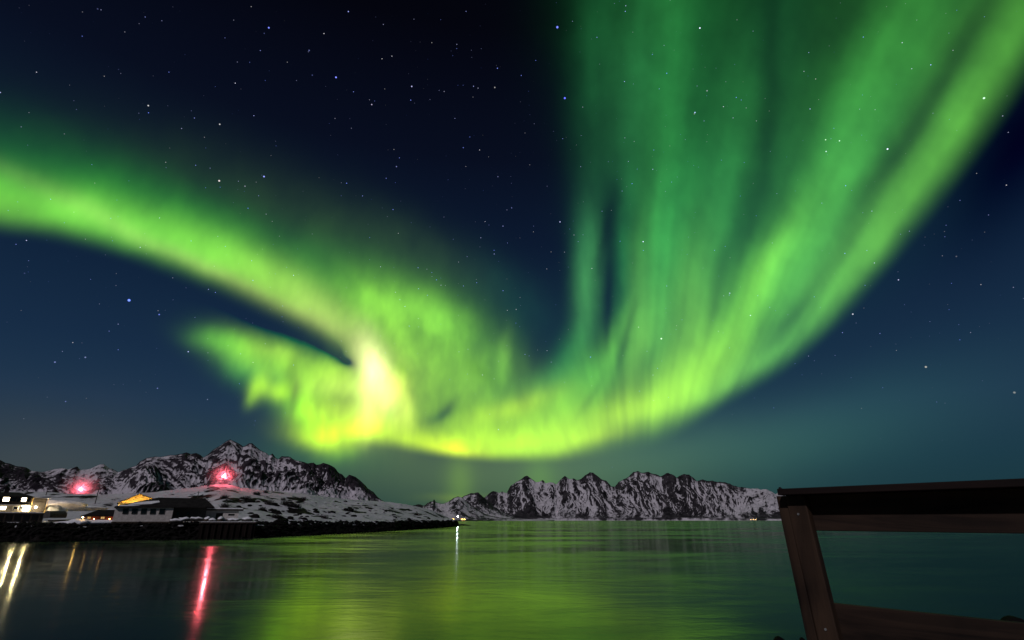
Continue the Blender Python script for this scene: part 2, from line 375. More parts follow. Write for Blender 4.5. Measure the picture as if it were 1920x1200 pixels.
def rocksnow(name, fine, rock_a, rock_b, snow_c, thr, bump, gain=0.5, soft=0.05):
    """snow lying on rock: the mesh says how much snow a place holds, fine noise breaks its edge"""
    m, nt, b = newmat(name)
    at = nt.nodes.new('ShaderNodeAttribute'); at.attribute_name = 'snow'
    n1 = nnoise(nt, fine, 6, 0.65); n2 = nnoise(nt, fine * 5, 4, 0.6)
    s = nmath(nt, 'ADD', at.outputs['Fac'], nmath(nt, 'MULTIPLY', nmath(nt, 'SUBTRACT', n1, 0.5), gain))
    s = nmath(nt, 'ADD', s, nmath(nt, 'MULTIPLY', nmath(nt, 'SUBTRACT', n2, 0.5), gain * 0.8))
    mk = nramp(nt, s, [(thr - soft, (0, 0, 0)), (thr + soft, (1, 1, 1))])
    rock = nramp(nt, nnoise(nt, fine * 2.3, 5), [(0.35, rock_a), (0.68, rock_b)])
    sn = nramp(nt, n1, [(0.3, tuple(c * 0.72 for c in snow_c)), (0.65, snow_c)])
    c = nmix(nt, mk, rock, sn)
    nt.links.new(c, b.inputs['Base Color']); b.inputs['Roughness'].default_value = 0.75
    b.inputs['Specular IOR Level'].default_value = 0.05
    nbump(nt, n2, 0.8, bump, b)
    return m
M_far = rocksnow('far_rock_snow', 0.006, (.012, .011, .014), (.05, .046, .052), (.55, .53, .57), 0.5, 30.0, 0.55, 0.13)
M_mid = rocksnow('mountain_rock_snow', 0.012, (.010, .008, .012), (.04, .034, .042), (.52, .49, .54), 0.5, 14.0, 0.55, 0.11)
M_near = rocksnow('hill_rock_snow', 0.11, (.003, .003, .003), (.014, .012, .012), (.47, .48, .51), 0.5, 1.0, 0.7)

# ------------------------------------------------------------------ mountains
SIL_FAR = [(700, 974), (740, 972), (800, 970), (860, 962), (880, 950), (895, 944), (903, 938), (910, 931), (920, 923), (925, 921), (935, 924), (942, 922), (950, 924), (957, 911), (965, 905), (975, 899), (983, 893), (988, 892), (995, 897), (1005, 902), (1012, 901), (1018, 899), (1023, 905),
  (1032, 903), (1036, 902), (1043, 906), (1050, 900), (1059, 892), (1067, 897), (1075, 897), (1082, 900), (1090, 898), (1098, 890), (1105, 885), (1112, 885), (1120, 892), (1130, 899), (1138, 903), (1146, 911), (1153, 913), (1160, 903), (1170, 898), (1180, 892),
  (1188, 884), (1195, 883), (1203, 886), (1212, 884), (1222, 887), (1232, 890), (1238, 893), (1245, 889), (1253, 887), (1262, 890), (1268, 895), (1275, 891), (1283, 889), (1292, 888), (1300, 894), (1306, 900), (1316, 899), (1325, 901), (1335, 899), (1345, 902),
  (1355, 904), (1368, 905), (1378, 909), (1388, 913), (1398, 914), (1408, 917), (1418, 915), (1428, 918), (1437, 916), (1447, 920), (1454, 925), (1457, 922), (1460, 912), (1465, 914), (1472, 921), (1490, 930), (1530, 942), (1600, 952), (1700, 962), (1800, 966), (1960, 968), (2100, 972)]
SIL_LOW = [(735, 974), (750, 966), (765, 951), (775, 948), (785, 945), (795, 947), (806, 941), (812, 939), (814, 936), (817, 942), (830, 945), (838, 942), (850, 934), (860, 931), (866, 932), (872, 938), (885, 948), (900, 958), (915, 966), (940, 971), (980, 973), (1040, 974)]
SIL_LOW2 = [(830, 974), (845, 955), (858, 938), (868, 931), (878, 926), (888, 924), (896, 923), (902, 927), (910, 934), (925, 948), (945, 962), (970, 973)]
SIL_LEFT = [(-700, 890), (-500, 868), (-300, 876), (-200, 858), (-100, 866), (-30, 860), (0, 862), (10, 868), (30, 872), (50, 874), (60, 880), (80, 882), (100, 880), (118, 878), (128, 880), (145, 873), (152, 880), (170, 879), (185, 872), (195, 870), (205, 877), (212, 880), (222, 885), (240, 878),
  (255, 873), (262, 865), (275, 858), (290, 856), (300, 857), (320, 853), (340, 850), (350, 847), (358, 850), (368, 848), (376, 853), (382, 858), (390, 852), (400, 842), (415, 832), (425, 825), (432, 822), (440, 826), (450, 832), (456, 837), (462, 835), (467, 831),
  (473, 830), (480, 836), (490, 843), (500, 848), (505, 853), (511, 849), (517, 857), (522, 860), (528, 855), (540, 855), (550, 860), (560, 864), (570, 867), (578, 869), (588, 867), (594, 871), (600, 870), (606, 867), (618, 870), (628, 876), (636, 887), (642, 890),
  (648, 896), (655, 889), (665, 893), (675, 900), (685, 908), (690, 914), (700, 920), (708, 930), (715, 937), (725, 942), (745, 950), (770, 962), (800, 974)]
def range_mesh(name, sil, r0, depth, mat, seed, ncol, nrow, fs, jag, snowbias, foreland=0.02, apow=1.1, relief=0.42, lowveg=0.0):
    pts = [azel(*p) for p in sil]
    A = np.radians(np.linspace(pts[0][0], pts[-1][0], ncol))[:, None]
    E = np.radians(np.interp(np.degrees(A[:, 0]), [p[0] for p in pts], [p[1] for p in pts]))[:, None]
    E = E + np.radians(0.20) * (ridged(A * r0 / (fs * .35), A * 0 + seed, 4, seed + 71) - 0.72) * np.clip(E / np.radians(1.5), 0, 1)
    k = max(3, int(ncol * 0.03)); ker = np.hanning(2 * k + 1); ker /= ker.sum()
    Es = np.convolve(np.pad(E[:, 0], k, mode='edge'), ker, 'valid')[:, None]
    tt = np.concatenate([np.linspace(0, 1, int(nrow * 0.82)), np.linspace(1, 1.7, nrow - int(nrow * 0.82) + 1)[1:]])[None, :]
    L = A * r0                                              # metres along the shore
    D = tt * depth
    wob = fbm(L / (fs * 2.5), D / (fs * 2.5), 3, seed + 5) * 0.12 * depth * np.sin(np.pi * np.clip(tt, 0, 1))
    shore = r0 * (1 + 0.012 * fbm(L / (fs * 3), L * 0, 3, seed + 9))
    R = shore + D + 0
    rc = shore + depth
    hc = np.tan(E) * rc * np.cos(0 * A) + CAMH
    hs = np.tan(Es) * rc + CAMH
    # profile: flat foreland, concave apron, steep wall
    t = np.clip(tt, 0, 1)
    g = foreland * sstep(0.0, 0.02, t) + (1 - foreland) * np.clip((t - 0.10) / 0.9, 0, 1) ** apow
    blend = t ** 2.2
    base = (hs * (1 - blend) + hc * blend)
    # spurs and gullies running down the fall line, branching downwards
    wx = fbm(L / fs * 0.6, D / fs * 0.6, 4, seed + 40) * 0.5
    sp = ridged(L / fs + wx * 0.8 + 0.25 * t, D / (fs * 3.2) + 7.7, 6, seed, gain=0.6)
    sp2 = ridged(L / (fs * 0.36) + wx * 1.0, D / (fs * 1.15), 5, seed + 60, gain=0.62)
    body = (sp - 0.62) * relief * 1.5 + (sp2 - 0.62) * relief * 0.5
    env = np.clip(t - 0.08, 0, 1) ** 0.8 * (1 - t ** 5)
    Z = base * g + body * base * env
    Z = Z * (1 + 0)
    back = tt > 1
    Z = np.where(back, hc * np.clip(1 - (tt - 1) * 1.5, 0, 1) ** 0.8 , Z)
    Z = Z + fbm(L / (fs * .12), D / (fs * .12), 4, seed + 90) * jag * np.clip(t * 4, 0, 1) * (1 - 0.6 * (np.abs(tt - 1) < 0.002))
    # never let the face rise above the line from the eye to the crest
    lim = np.tan(E) * R + CAMH - (rc - R).clip(0) * 0.015
    Z = np.where(tt < 1, np.minimum(Z, lim), Z)
    Z = Z * sstep(0, 0.004, tt) - (1 - sstep(0, 0.004, tt)) * 6
    X = np.sin(A) * R; Y = np.cos(A) * R
    # snow holding: gullies and gentle ground keep it, ribs and cliffs are bare
    dz = np.gradient(Z, axis=1) / np.maximum(np.gradient(R + 0 * Z, axis=1), 1)
    da = np.gradient(Z, axis=0) / np.maximum(np.abs(np.gradient(L, axis=0)), 1)
    slope = np.sqrt(dz ** 2 + da ** 2)
    def blur(a, w, ax):
        kk = np.hanning(2 * w + 3)[1:-1]; kk /= kk.sum()
        return np.apply_along_axis(lambda v: np.convolve(np.pad(v, w, mode='edge'), kk, 'valid'), ax, a)
    def nrm(a): return a / (a.std() + 1e-6)
    c1 = nrm(blur(blur(Z, 3, 0), 2, 1) - Z)
    c2 = nrm(blur(blur(Z, 14, 0), 5, 1) - Z)
    big = fbm(L / (fs * 1.5), D / (fs * 2.4), 5, seed + 200, gain=0.6)
    streaks = fbm(L / (fs * .16) + wx * 2.0, D / (fs * 1.3), 4, seed + 230, gain=0.6)
    snow = 0.62 + snowbias + c1 * 0.08 + c2 * 0.09 + streaks * 0.42 - (slope - slope.mean()) * 0.17 + big * 0.95 - 0.10 * sstep(0.7, 0.95, t) - lowveg * sstep(0.5, 0.18, t) * sstep(0.02, 0.07, t)
    o = grid_mesh(name, X, Y, Z, mat, snow)
    tag(o, kind='structure')
    return o
range_mesh('mountains', SIL_FAR, 6400, 1250, M_far, 3, 1500, 230, 560, 12, 0.10, foreland=0.05, relief=0.6, lowveg=0.38)
range_mesh('mountains', SIL_LOW2, 4300, 800, M_far, 21, 260, 110, 260, 6, -0.02, relief=0.3)
range_mesh('mountains', SIL_LOW, 3300, 700, M_far, 33, 420, 110, 200, 4, 0.0, foreland=0.05, relief=0.3)
range_mesh('mountains', SIL_LEFT, 1700, 1100, M_mid, 8, 1700, 260, 280, 6, 0.0, foreland=0.05, apow=0.95, relief=0.62)

# ------------------------------------------------------------------ near land: rocky shore, snowy hill
SHORE = [(-62, 150), (-50, 150)] + [(azel(x, y)[0], math.hypot(*(W(x, y, 1).xy)) * CAMH / abs(W(x, y, 1).z - CAMH)) for x, y in
         [(0, 1016), (120, 1015), (240, 1012), (380, 1010), (480, 1008.5), (560, 1004), (620, 1001), (680, 998), (740, 995), (790, 991.5), (830, 989)]] + [(-7.0, 345), (-6.2, 362), (-5.6, 395), (-5.2, 425)]
SH_A = np.array([p[0] for p in SHORE]); SH_R = np.array([p[1] for p in SHORE])
CREST = [(-900, 922), (-300, 924), (0, 922), (60, 922), (100, 923), (150, 928), (200, 928), (240, 927), (290, 925), (330, 918), (370, 913), (395, 909), (417, 908), (440, 910.5), (452, 914), (500, 919), (560, 925), (610, 931), (650, 936), (700, 939), (720, 940), (750, 944), (780, 949), (805, 955), (825, 963), (842, 971), (855, 975.0), (862, 977), (880, 979)]
CR = [azel(*p) for p in CREST]
def shore_r(a): return np.interp(a, SH_A, SH_R)
def crest_r(a): return np.interp(a, [-62, -40, -29, -20, -12, -6], [380, 330, 300, 330, 420, 440])
def land_h(a, r):
    """height of the near land at azimuth a (degrees) and ground range r; numpy arrays"""
    L = np.radians(a) * 200
    x = np.sin(np.radians(a)) * r; y = np.cos(np.radians(a)) * r
    rs = shore_r(a) + 3.0 * fbm(x / 14, y / 14, 4, 301) + 1.2 * fbm(x / 3, y / 3, 3, 302)
    rc = np.maximum(crest_r(a), rs + 25)
    hc = np.tan(np.radians(np.interp(a, [p[0] for p in CR], [p[1] for p in CR]))) * rc + CAMH
    hc = np.maximum(hc, 3.0)
    d = r - rs
    shelf = 3.1 + 0.5 * sstep(8, 20, d)
    shelf = np.minimum(shelf, hc)
    bank = shelf * sstep(-2, 9, d) ** 0.8 - 0.5 * np.abs(fbm(x / 7, y / 7, 3, 345)) * sstep(-20, -10, a) 
    bank = bank + 0.9 * fbm(x / 15, y / 15, 4, 348) * sstep(4, 10, d) * sstep(30, 12, d) * np.clip(hc / 8, .3, 1)
    flat = 34 * sstep(-27, -30, a) + 6
    t = np.clip((d - flat) / np.maximum(rc - rs - flat, 5), 0, 1)
    h = bank + (hc - shelf) * (t ** 1.25)
    rough = sstep(2, 12, d)
    lump = fbm(x / 38, y / 38, 4, 310)
    h = h + lump * 2.6 * sstep(flat, flat + 40, d) * (1 - sstep(0.9, 1.0, t)) * np.clip(hc / 12, .25, 1)
    rk = ridged(x / 9, y / 9, 4, 320)
    h = h + (rk - 0.6) * 1.3 * (1 - rough) * sstep(-3, 2, d)
    h = h + fbm(x / 6, y / 6, 3, 322) * 0.35 * sstep(flat - 4, flat + 10, d)
    h = np.where(r > rc, hc - (r - rc) * 0.12 + lump * 0.6, h)
    h = np.where(d < -2, -3.0, h)
    endf = sstep(-5.2, -5.7, a + 0.25 * fbm(x / 9, y / 9, 3, 341))
    return h * endf - (1 - endf) * 3, d, t
az_ = np.linspace(-62, -4.6, 1500)[:, None]
u_ = np.concatenate([np.linspace(0, .35, 90), np.linspace(.35, 1, 130)[1:], np.linspace(1, 1.5, 20)[1:]])[None, :]
rs_ = shore_r(az_) - 8; rc_ = np.maximum(crest_r(az_), rs_ + 33)
R_ = rs_ + (rc_ - rs_) * u_ ** 1.25
A_ = az_ + 0 * R_
Z_, d_, t_ = land_h(A_, R_)
X_ = np.sin(np.radians(A_)) * R_; Y_ = np.cos(np.radians(A_)) * R_
gx = np.gradient(Z_, axis=1) / np.maximum(np.gradient(R_, axis=1), .05)
ga = np.gradient(Z_, axis=0) / np.maximum(np.gradient(np.radians(A_), axis=0) * R_, .05)
sl = np.sqrt(gx ** 2 + ga ** 2)
outc = fbm(X_ / 16, Y_ / 16, 5, 330)
sn_ = 0.78 - sl * 0.55 - np.clip(outc - 0.14, 0, 1) * 1.9 * sstep(10, 60, d_) + (Z_ - 3.0) * 0.0
sn_ = np.where(Z_ < 2.75 + 0.7 * gnoise(X_ / 3, Y_ / 3, 340) + 1.3 * fbm(X_ / 12, Y_ / 12, 3, 347), 0.0, sn_)
hill = grid_mesh('terrain', X_, Y_, Z_, M_near, sn_)
tag(hill, kind='structure')

# ------------------------------------------------------------------ water
m, nt, b = newmat('sea_water')
nt.nodes.remove(b)
b = nt.nodes.new('ShaderNodeBsdfAnisotropic'); b.inputs['Color'].default_value = (.52, .55, .46, 1)
deep = nt.nodes.new('ShaderNodeBsdfDiffuse'); deep.inputs['Color'].default_value = (.001, .004, .005, 1)
fr = nt.nodes.new('ShaderNodeFresnel'); fr.inputs['IOR'].default_value = 1.30
mxs = nt.nodes.new('ShaderNodeMixShader'); nt.links.new(fr.outputs[0], mxs.inputs[0]); nt.links.new(deep.outputs[0], mxs.inputs[1]); nt.links.new(b.outputs[0], mxs.inputs[2])
nt.links.new(mxs.outputs[0], nt.nodes['Material Output'].inputs['Surface'])
tc = nt.nodes.new('ShaderNodeTexCoord')
mp = nt.nodes.new('ShaderNodeMapping'); nt.links.new(tc.outputs['Object'], mp.inputs[0]); mp.inputs['Scale'].default_value = (0.45, 1.0, 1.0); mp.inputs['Rotation'].default_value = (0, 0, 0.25)
gust = nmath(nt, 'ADD', nmath(nt, 'MULTIPLY', nnoise(nt, 0.03, 4, 0.55, mp.outputs[0], 0.8), 0.62), nmath(nt, 'MULTIPLY', nnoise(nt, 0.22, 4, 0.6, mp.outputs[0], 1.0), 0.38))
rgh = nramp(nt, gust, [(0.36, (.09,) * 3), (0.48, (.12,) * 3), (0.56, (.18,) * 3), (0.68, (.24,) * 3)])
nt.links.new(rgh, b.inputs['Roughness'])
w1 = nnoise(nt, 0.9, 3, 0.6, mp.outputs[0], 0.3); w2 = nnoise(nt, 5.0, 2, 0.5, mp.outputs[0])
hh = nmath(nt, 'MULTIPLY', nmath(nt, 'ADD', nmath(nt, 'MULTIPLY', w1, 0.02), nmath(nt, 'MULTIPLY', w2, 0.008)), nramp(nt, gust, [(0.40, (.12,) * 3), (0.62, (1,) * 3)]))
nbump(nt, hh, 1.0, 1.0, b)
M_water = m
bm = bmesh.new()
bmesh.ops.create_grid(bm, x_segments=2, y_segments=2, size=30000)
me = bpy.data.meshes.new('water'); bm.to_mesh(me); bm.free(); me.materials.append(M_water)
water = bpy.data.objects.new('water', me); COL.objects.link(water); water.location = (0, 0, 0)
tag(water, kind='structure')
# sea bed far below, so the world has a ground
bm = bmesh.new(); bmesh.ops.create_grid(bm, x_segments=1, y_segments=1, size=30000)
me = bpy.data.meshes.new('ground'); bm.to_mesh(me); bm.free()
gm, gnt, gb = newmat('sea_bed'); gb.inputs['Base Color'].default_value = (.03, .03, .028, 1); gb.inputs['Roughness'].default_value = .9
gnt.links.new(nramp(gnt, nnoise(gnt, .2), [(0.3, (.02, .02, .018)), (0.7, (.05, .048, .04))]), gb.inputs['Base Color'])
me.materials.append(gm)
o = bpy.data.objects.new('ground', me); COL.objects.link(o); o.location = (0, 0, -6); tag(o, kind='structure')
# ------------------------------------------------------------------ object helpers
def plain(name, ca, cb, scale=3.0, rough=0.7, bump=0.0, stretch=None):
    m, nt, b = newmat(name)
    vec = None
    if stretch:
        t_ = nt.nodes.new('ShaderNodeTexCoord'); q_ = nt.nodes.new('ShaderNodeMapping'); q_.inputs['Scale'].default_value = stretch
        nt.links.new(t_.outputs['Object'], q_.inputs[0]); vec = q_.outputs[0]
    n = nnoise(nt, scale, 5, 0.6, vec)
    nt.links.new(nramp(nt, n, [(0.32, ca), (0.68, cb)]), b.inputs['Base Color'])
    b.inputs['Roughness'].default_value = rough
    if rough > .7: b.inputs['Specular IOR Level'].default_value = .06
    if bump: nbump(nt, n, 0.6, bump, b)
    return m
def glowmat(name, col, strength):
    m, nt, b = newmat(name)
    b.inputs['Base Color'].default_value = (.8, .8, .8, 1)
    b.inputs['Emission Color'].default_value = tuple(col) + (1,)
    b.inputs['Emission Strength'].default_value = strength
    return m
def boards(name, ca, cb, width, axis='X'):
    """painted boarding: grooves every board width"""
    m, nt, b = newmat(name)
    w = nt.nodes.new('ShaderNodeTexWave'); w.bands_direction = axis; w.inputs['Scale'].default_value = 0.314 / width; w.wave_profile = 'SAW'
    t_ = nt.nodes.new('ShaderNodeTexCoord'); nt.links.new(t_.outputs['Object'], w.inputs[0])
    n = nnoise(nt, 1.7, 4)
    c = nramp(nt, n, [(0.3, ca), (0.7, cb)])
    g = nramp(nt, w.outputs['Fac'], [(0.0, (.35, .35, .35)), (0.10, (1, 1, 1))])
    mm = nt.nodes.new('ShaderNodeMix'); mm.data_type = 'RGBA'; mm.blend_type = 'MULTIPLY'; mm.inputs['Factor'].default_value = 1
    nt.links.new(c, mm.inputs[6]); nt.links.new(g, mm.inputs[7]); nt.links.new(mm.outputs[2], b.inputs['Base Color'])
    b.inputs['Roughness'].default_value = 0.65
    return m
MAT = dict(
    white=boards('white_boarding', (.42, .38, .36), (.62, .57, .54), .16), cream=boards('cream_boarding', (.45, .41, .30), (.6, .55, .42), .16),
    dark=boards('dark_boarding', (.018, .014, .012), (.04, .032, .026), .16), red=boards('red_boarding', (.16, .028, .012), (.24, .045, .02), .15),
    yellow=boards('yellow_boarding', (.62, .42, .10), (.75, .52, .14), .18),
    roof=plain('dark_roofing', (.008, .007, .008), (.022, .02, .02), 1.2, .8), snow=plain('settled_snow', (.55, .56, .6), (.8, .8, .84), 1.5, .6, .05),
    trim=plain('white_trim', (.6, .58, .54), (.7, .68, .64), 4), trimy=plain('yellow_trim', (.55, .38, .12), (.65, .45, .15), 4),
    glass=plain('dark_glass', (.006, .007, .009), (.012, .013, .016), 2, .08), metal=plain('grey_metal', (.10, .10, .10), (.2, .2, .2), 6, .4),
    wood=plain('weathered_wood', (.03, .024, .02), (.08, .062, .05), 2, .8, .01, (1, 1, .15)), gear=plain('dark_gear', (.02, .018, .018), (.06, .055, .05), 3),
    pale=plain('pale_canvas', (.45, .38, .3), (.6, .52, .42), 2), rock=plain('wet_rock', (.002, .002, .002), (.008, .007, .007), 1.4, .8, .15),
    bark=plain('scrub_bark', (.012, .009, .009), (.03, .024, .022), 4), concrete=plain('dark_quay_timber', (.004, .003, .003), (.014, .010, .009), 1.5, .8, .02, (1, 1, .2)),
    lit=glowmat('lit_window', (1.0, .80, .50), 9.0), litdim=glowmat('lit_window_dim', (1.0, .55, .16), 0.55),
)
class MB:
    def __init__(self): self.v = []; self.f = []
    def add(self, vs, fs):
        k = len(self.v); self.v += [tuple(p) for p in vs]; self.f += [tuple(i + k for i in f) for f in fs]; return self
    def box(self, x0, x1, y0, y1, z0, z1):
        return self.add([(x0, y0, z0), (x1, y0, z0), (x1, y1, z0), (x0, y1, z0), (x0, y0, z1), (x1, y0, z1), (x1, y1, z1), (x0, y1, z1)],
                        [(0, 3, 2, 1), (4, 5, 6, 7), (0, 1, 5, 4), (1, 2, 6, 5), (2, 3, 7, 6), (3, 0, 4, 7)])
    def tube(self, a, b, r0, r1=None, n=8):
        a, b = Vector(a), Vector(b); r1 = r0 if r1 is None else r1
        d = (b - a).normalized(); u = d.orthogonal().normalized(); w = d.cross(u)
        vs = [a + (u * math.cos(t) + w * math.sin(t)) * r0 for t in [2 * math.pi * i / n for i in range(n)]] + [b + (u * math.cos(t) + w * math.sin(t)) * r1 for t in [2 * math.pi * i / n for i in range(n)]]
        return self.add(vs, [(i, (i + 1) % n, n + (i + 1) % n, n + i) for i in range(n)] + [tuple(range(n))[::-1], tuple(range(n, 2 * n))])
    def slab(self, pts, thick):
        """thick sheet under a polygon of 3D points"""
        n = len(pts); top = [Vector(p) for p in pts]; bot = [p - Vector((0, 0, thick)) for p in top]
        return self.add(top + bot, [tuple(range(n)), tuple(range(2 * n - 1, n - 1, -1))] + [(i, n + i, n + (i + 1) % n, (i + 1) % n) for i in range(n)])
    def ball(self, c, r, seg=8, rings=6, sq=(1, 1, 1)):
        vs = [(c[0], c[1], c[2] + r * sq[2])]; fs = []
        for i in range(1, rings):
            p = math.pi * i / rings
            for j in range(seg):
                t = 2 * math.pi * j / seg
                vs.append((c[0] + r * sq[0] * math.sin(p) * math.cos(t), c[1] + r * sq[1] * math.sin(p) * math.sin(t), c[2] + r * sq[2] * math.cos(p)))
        vs.append((c[0], c[1], c[2] - r * sq[2])); last = len(vs) - 1
        for j in range(seg):
            fs.append((0, 1 + j, 1 + (j + 1) % seg)); fs.append((last, last - seg + (j + 1) % seg, last - seg + j))
            for i in range(rings - 2):
                a = 1 + i * seg
                fs.append((a + j, a + seg + j, a + seg + (j + 1) % seg, a + (j + 1) % seg))
        return self.add(vs, fs)
    def build(self, name, mat, parent=None, smooth=False, bevel=0):
        me = bpy.data.meshes.new(name); me.from_pydata(self.v, [], self.f); me.update()
        bm = bmesh.new(); bm.from_mesh(me); bmesh.ops.recalc_face_normals(bm, faces=bm.faces); bm.to_mesh(me); bm.free()
        if smooth: me.polygons.foreach_set('use_smooth', [True] * len(me.polygons))
        me.materials.append(mat)
        o = bpy.data.objects.new(name, me); COL.objects.link(o)
        if parent: o.parent = parent
        if bevel:
            md = o.modifiers.new('bevel', 'BEVEL'); md.width = bevel; md.segments = 2
        return o
def empty(name, loc, rz=0):
    o = bpy.data.objects.new(name, None); COL.objects.link(o); o.location = loc; o.rotation_euler = (0, 0, rz); o.empty_display_size = .5
    return o
def land_z(x, y):
    a = math.degrees(math.atan2(x, y)); r = math.hypot(x, y)
    return float(land_h(np.array([[a]]), np.array([[r]]))[0][0, 0])
def hit(px, py):
    """where the line of sight through a photo place meets the near land"""
    a = azel(px, py)[0]; e = math.tan(math.radians(azel(px, py)[1]))
    rs = np.arange(float(shore_r(a)) - 2, float(crest_r(a)) + 20, 0.5)[None, :]
    h = land_h(np.full_like(rs, a), rs)[0][0]
    ok = np.nonzero(h >= CAMH + rs[0] * e)[0]
    r = rs[0][ok[0]] if len(ok) else float(crest_r(a))
    x, y = math.sin(math.radians(a)) * r, math.cos(math.radians(a)) * r
    return Vector((x, y, land_z(x, y)))
class Facade:
    """a wall plane facing the eye (turned by yaw); L() reads a photo place on it in metres right of and above its foot"""
    def __init__(self, name, px, py, r, yaw=0.0, y_off=0.0):
        self.o = W(px, py, r)
        az = math.atan2(self.o.x, self.o.y)
        self.rz = -az + math.radians(yaw)
        self.ex = Vector((math.cos(self.rz), math.sin(self.rz), 0)); self.ey = Vector((-math.sin(self.rz), math.cos(self.rz), 0))
        self.root = empty(name, self.o, self.rz)
    def L(self, px, py, y=0.0):
        d = pdir(px, py); eye = Vector((0, 0, CAMH)); q = self.o + self.ey * y
        t = (q - eye).dot(self.ey) / d.dot(self.ey)
        p = eye + d * t - self.o
        return p.dot(self.ex), p.z
def window(root, x0, x1, z0, z1, y, pane, fr='trim', w=.09, bars=1):
    m = MB(); m.box(x0 - w, x0, y - .08, y + .02, z0 - w, z1 + w).box(x1, x1 + w, y - .08, y + .02, z0 - w, z1 + w).box(x0, x1, y - .08, y + .02, z1, z1 + w).box(x0, x1, y - .10, y + .02, z0 - w, z0)
    for i in range(bars):
        c = x0 + (x1 - x0) * (i + 1) / (bars + 1); m.box(c - .03, c + .03, y - .06, y - .012, z0, z1)
    f = m.build('window', MAT[fr], root)
    MB().box(x0, x1, y - .025, y - .004, z0, z1).build('pane', MAT[pane], f)
    return f
def lamp_on_wall(root, x, y, z, col, strength, r=.16):
    f = MB().box(x - .08, x + .08, y - .12, y, z + r * .8, z + r * 1.3).tube((x, y - .3, z + r * 1.05), (x, y, z + r * 1.05), .03).build('wall_lamp', MAT['metal'], root)
    MB().ball((x, y - .3, z), r, 8, 5).build('bulb', glowmat('lamp_glow', col, strength), f, smooth=True)
    return f

# ------------------------------------------------------------------ lit two-storey house, far left
F = Facade('lit_house', 30, 960, 172, 4); L = F.L; R_0 = F.root
tag(R_0, 'two-storey house with cream ground floor, dark upper floor and glaring wall lamps', 'house')
xl, xr = L(-70, 945)[0], L(59, 945)[0]; xe = L(88, 945)[0]; z1 = L(30, 947)[1]; z2 = L(30, 931)[1]; zb = L(30, 960)[1] - .4
MB().box(xl, xr, 0, 8, zb, z1).build('lower_wall', MAT['cream'], R_0)
MB().box(xl, xr, .004, 8, z1 + .001, z2).build('upper_wall', MAT['dark'], R_0)
MB().box(xl, xr + .05, -.35, 0, z1 - .12, z1 + .12).build('floor_band', MAT['trim'], R_0)
MB().box(xr + .01, xe, 1.6, 7.5, zb, z2 - .25).build('side_wall', MAT['dark'], R_0)
MB().tube((xr, -.3, zb), (xr, -.3, z2), .07).build('corner_post', MAT['trimy'], R_0)
MB().tube((xe, -.3, zb), (xe, -.3, z2 - .3), .06).build('corner_post', MAT['trimy'], R_0)
MB().box(xr, xe + .6, -.45, 1.7, z2 - .22, z2 - .06).build('porch_roof', MAT['snow'], R_0)
za = L(0, 921)[1]
xa, xb = L(-70, 925)[0], L(64, 930)[0]; xt = L(40, 922)[0]
MB().slab([(xa, -.7, z2), (xb, -.7, z2), (xt, 4, za), (xa, 4, za)], .18).slab([(xb, -.7, z2), (xb, 8.6, z2), (xt, 4, za)], .18).slab([(xb, 8.6, z2), (xa, 8.6, z2), (xa, 4, za), (xt, 4, za)], .18).build('roof', MAT['roof'], R_0)
xc = L(15, 921)[0]; MB().box(xc - .4, xc + .4, 3.4, 4.4, za - .5, za + .9).build('chimney', MAT['roof'], R_0)
for a, b_, pane in [(-24, -14, 'glass'), (-6, 2, 'glass'), (6, 18, 'lit'), (21, 31, 'glass'), (34, 39, 'glass'), (41, 50, 'lit'), (53, 57, 'glass')]:
    window(R_0, L(a, 935)[0], L(b_, 935)[0], L(20, 940)[1], L(20, 932.5)[1], 0, pane, 'wood', .07, 0)
for a, b_, pane in [(-20, -8, 'glass'), (0, 11, 'lit'), (25, 33, 'glass'), (35.5, 43, 'glass')]:
    window(R_0, L(a, 953)[0], L(b_, 953)[0], L(20, 956)[1], L(20, 949.5)[1], 0, pane, 'trim', .10, 0)
for x_, s_ in ((46, 800), (67, 1100)):
    q = L(x_, 951); lamp_on_wall(R_0, q[0], -.02 if x_ < 60 else -.05, q[1], (1.0, .78, .45), s_)
lamp_on_wall(R_0, xe - .5, 8.5, L(87, 942)[1], (1.0, .70, .36), 1500)  # added lamp, unseen behind the rear corner, to warm the snow bank
zt = L(30, 960.5)[1]
F2 = Facade('terrace', 40, 973, 166, 4)
tag(F2.root, 'dark timber terrace with snowy edge below the lit two-storey house', 'terrace')
a_, b_ = F2.L(-70, 970)[0], F2.L(82, 970)[0]; t0_, t1_ = F2.L(0, 975)[1] - 1.2, F2.L(0, 961.5)[1]
MB().box(a_, b_, 0, 5.5, t1_ - .25, t1_).build('platform', MAT['wood'], F2.root)
MB().box(a_, b_, .6, 5.2, t0_, t1_ - .25).build('wall', MAT['dark'], F2.root)
MB().box(a_, b_ - .3, -.05, 1.2, t1_ + .002, t1_ + .16).build('snow_edge', MAT['snow'], F2.root)
for i in range(9):
    x_ = a_ + (b_ - a_) * (i + .5) / 9
    MB().box(x_ - .09, x_ + .09, .1, .3, t0_, t1_ - .25).build('post', MAT['wood'], F2.root)

